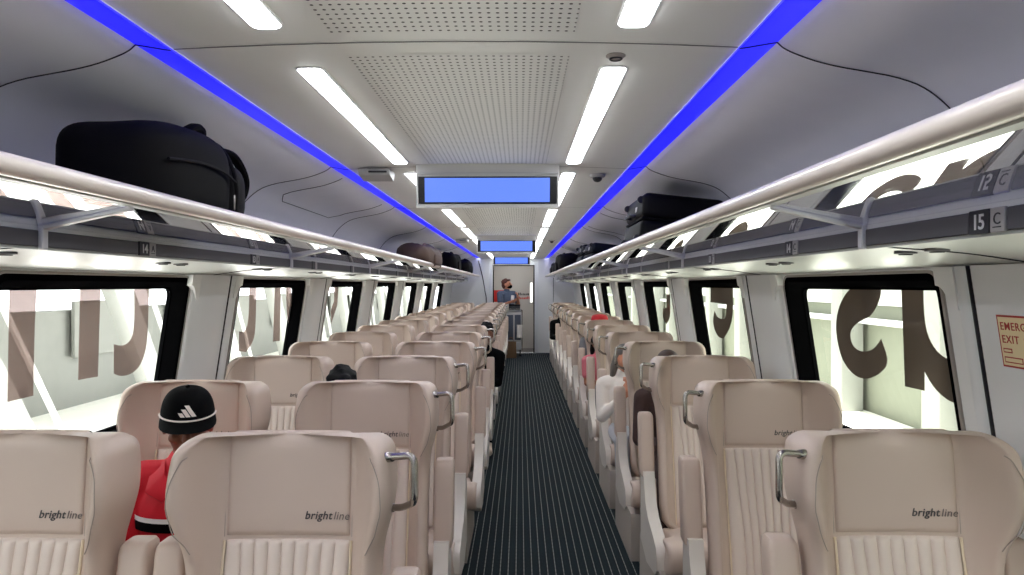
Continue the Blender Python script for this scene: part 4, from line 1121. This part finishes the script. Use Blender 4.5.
def soft_bag(label, loc, r, m2, strap, cat='bag', name='travel_bag'):
    t = thing(name, label, cat, loc)
    bm = bmesh.new(); vs = superell(bm, (0,0,r[2]), r, .6, 36, 22)
    for v in vs:
        v.co.z += .02*math.sin(v.co.y*11+loc[1])+.012*math.sin(v.co.x*23+v.co.y*19); v.co.x += .010*math.sin(v.co.y*21+v.co.z*15)
        v.co.z = max(v.co.z, .006)
    obj('bag_body', bm, m2, t, angle=180)
    for s in (-1,1):
        bm = bmesh.new(); tube(bm, smooth_path([(s*r[0]*.4,-r[1]*.35,r[2]*1.9),(s*r[0]*.3,-r[1]*.2,r[2]*2.15),(s*r[0]*.3,r[1]*.2,r[2]*2.15),(s*r[0]*.4,r[1]*.35,r[2]*1.9)],5), .010, 7, flat=1.7); obj('handle', bm, strap, t)
    bm = bmesh.new(); tube(bm, smooth_path([(0,-r[1]*.9,r[2]*1.5),(0,-r[1]*.4,r[2]*2.0),(0,r[1]*.4,r[2]*2.0),(0,r[1]*.9,r[2]*1.5)],5), .006, 6); obj('zip_line', bm, strap, t)
    sd = 1 if loc[0] < 0 else -1
    bm = bmesh.new(); superell(bm, (sd*r[0]*.93,0,r[2]*.8), (.03,r[1]*.5,r[2]*.5), .5, 20, 12); obj('side_pocket', bm, m2, t, angle=180)
    return t
soft_bag('slouchy brown travel bag on the left luggage rack', (-1.12,8.1,1.79), (.20,.72,.125), 'bagbrown', 'strap')
soft_bag('black backpack behind the brown bag on the left rack', (-1.12,11.2,1.79), (.18,.40,.15), 'bag', 'bag2', 'backpack', 'backpack')
soft_bag('black holdall at the far end of the left luggage rack', (-1.12,14.0,1.79), (.18,.5,.15), 'bag', 'bag2')
soft_bag('small black bag far along the right luggage rack', (0.76,11.6,1.79), (.18,.55,.15), 'bag', 'bag2')
soft_bag('charcoal bag at the far end of the right luggage rack', (0.78,14.0,1.79), (.18,.55,.12), 'bag2', 'strap')

# ------------------------------------------------------------------ emergency exit sign
nrm = Vector((-1,0,-0.155)).normalized()
yc, zc = 1.792, 1.457
t = thing('exit_sign', 'cream EMERGENCY EXIT sign with red lettering on the right wall', 'sign')
cpos = wpos(1, yc, zc, -0.0225); t.location = cpos
# local frame: a = reading direction (towards -y, i.e. nearer), b = up the wall, n = into the car
A = Vector((0,-1,0)); B = Vector((-0.155,0,1)).normalized(); Nn = Vector((-1,0,-0.155)).normalized()
FR = Matrix((A, B, Nn)).transposed().to_4x4()
pw, phh = 0.20, 0.135
def plate(x0,x1,y0,y1,d0,d1):
    bm = bmesh.new(); rbox(bm, ((x0+x1)/2,(y0+y1)/2,(d0+d1)/2),(x1-x0,y1-y0,d1-d0),0.0004,1); bm.transform(FR); return bm
obj('sign_plate', plate(-.10,.10,-.068,.068,0,.002), 'signred', t)
obj('sign_face', plate(-.095,.095,-.063,.063,.002,.0028), 'signcream', t)
for s_, y_, sz in (('EMERGENCY',.030,.034),('EXIT',-.004,.034)):
    me = text_mesh(s_, sz*.84, .0004, 0, .0002, 1.12); me.transform(FR @ Matrix.Translation((-.088,y_,.0032))); obj('sign_lettering', me, 'signred', t)
bm = bmesh.new(); loops(bm, [[(x,y,z) for x,y in ((-.005,.005),(.035,.005),(.035,-.001),(.055,.0085),(.035,.018),(.035,.012),(-.005,.012))] for z in (.0028,.0034)], True, True, True); bm.transform(FR); obj('sign_arrow', bm, 'signred', t)
for (x0,x1,y0,y1) in ((-.088,-.055,-.030,-.018),(-.088,-.02,-.056,-.040),(-.01,.08,-.030,-.018)):
    obj('sign_box', plate(x0,x1,y0,y1,.0028,.0034), 'signgry' if x0 > -.05 else 'signred', t)
    obj('sign_box', plate(x0+.003,x1-.003,y0+.003,y1-.003,.0034,.0038), 'signcream', t)

# ------------------------------------------------------------------ outside the windows
bm = bmesh.new(); loops(bm, [[(-14,-30,-.35),(-1.95,-30,-.35)],[(-14,50,-.35),(-1.95,50,-.35)]], False); struct('ground', bm, 'ground')
bm = bmesh.new(); loops(bm, [[(1.65,-30,-.35),(14,-30,-.35)],[(1.65,50,-.35),(14,50,-.35)]], False); struct('ground.001', bm, 'ground')
bm = prism([(-7.6,-.35),(-7.2,-.35),(-7.2,1.2),(-7.6,1.2)], 'y', -25, 45); struct('wall_platform_left', bm, 'concrete')
bm = prism([(-7.8,1.62),(-5.4,1.66),(-5.4,1.96),(-7.8,2.1)], 'y', -25, 45); trim(bm, 'steelwht')
for k in range(-4, 14):
    y = 1.2+3.1*k
    bm = bmesh.new(); rot = Matrix.Rotation(math.radians(33),3,'X')
    rbox(bm, (-5.6,y,.72),(.20,.42,3.0),.02,2,rot); 
    trim(bm, 'concrete')
    bm = bmesh.new(); rbox(bm, (-5.45,y+.55,.72),(.06,.06,3.0),.01,1,rot); trim(bm, 'steelwht')
    bm = bmesh.new(); rbox(bm, (-7.1,y+1.6,.9),(.06,1.5,.9),.01,1); trim(bm, 'teal' if k % 3 == 1 else 'concrete')
bm = prism([(5.4,-.35),(5.6,-.35),(5.6,3.4),(5.4,3.4)], 'y', -25, 45); struct('wall_platform_right', bm, 'concreteR')
bm = prism([(5.2,1.02),(5.42,1.02),(5.42,1.10),(5.2,1.10)], 'y', -25, 45); trim(bm, 'lightgry')
for k in range(-5, 14):
    y = 1.0+2.6*k
    bm = box((5.15,y,1.5),(.34,.40,3.7),.02,2); trim(bm, 'concrete')
    bm = box((5.36,y+1.3,1.75),(.05,1.5,.9),.01,1); trim(bm, 'steelwht')

# ------------------------------------------------------------------ light, world, camera
w = bpy.data.worlds.new('sky'); S.world = w; w.use_nodes = True
bg = w.node_tree.nodes['Background']; bg.inputs['Color'].default_value = (0.93,0.97,1.0,1); bg.inputs['Strength'].default_value = 1.8

sun = bpy.data.lights.new('sun', 'SUN'); sun.energy = 9.5; sun.angle = math.radians(6); sun.color = (0.98,0.99,1.0)
so = bpy.data.objects.new('sun', sun); COL.objects.link(so); so.location = (0,8,12); so.rotation_euler = (0.05,0.0,0)
cam = bpy.data.cameras.new('camera'); co = bpy.data.objects.new('camera', cam); COL.objects.link(co)
cam.sensor_width = 36.0; cam.lens = F/1024*36.0
co.location = (0,0,EYE)
yaw = math.atan((VPX-512)/F); pit = math.atan((VPY-287.5)/F)
co.rotation_euler = (PI/2+pit, 0, yaw)
cam.clip_start = 0.02; cam.clip_end = 200
S.camera = co
S.view_settings.view_transform = 'Standard'; S.view_settings.look = 'None'; S.view_settings.gamma = 1.0
S.view_settings.use_curve_mapping = False
S.view_settings.exposure = 1.28
S.cycles.use_denoising = True
S.cycles.max_bounces = 14; S.cycles.diffuse_bounces = 10; S.cycles.glossy_bounces = 5; S.cycles.transparent_max_bounces = 12
S.cycles.caustics_reflective = False; S.cycles.caustics_refractive = False
S.cycles.sample_clamp_indirect = 6.0
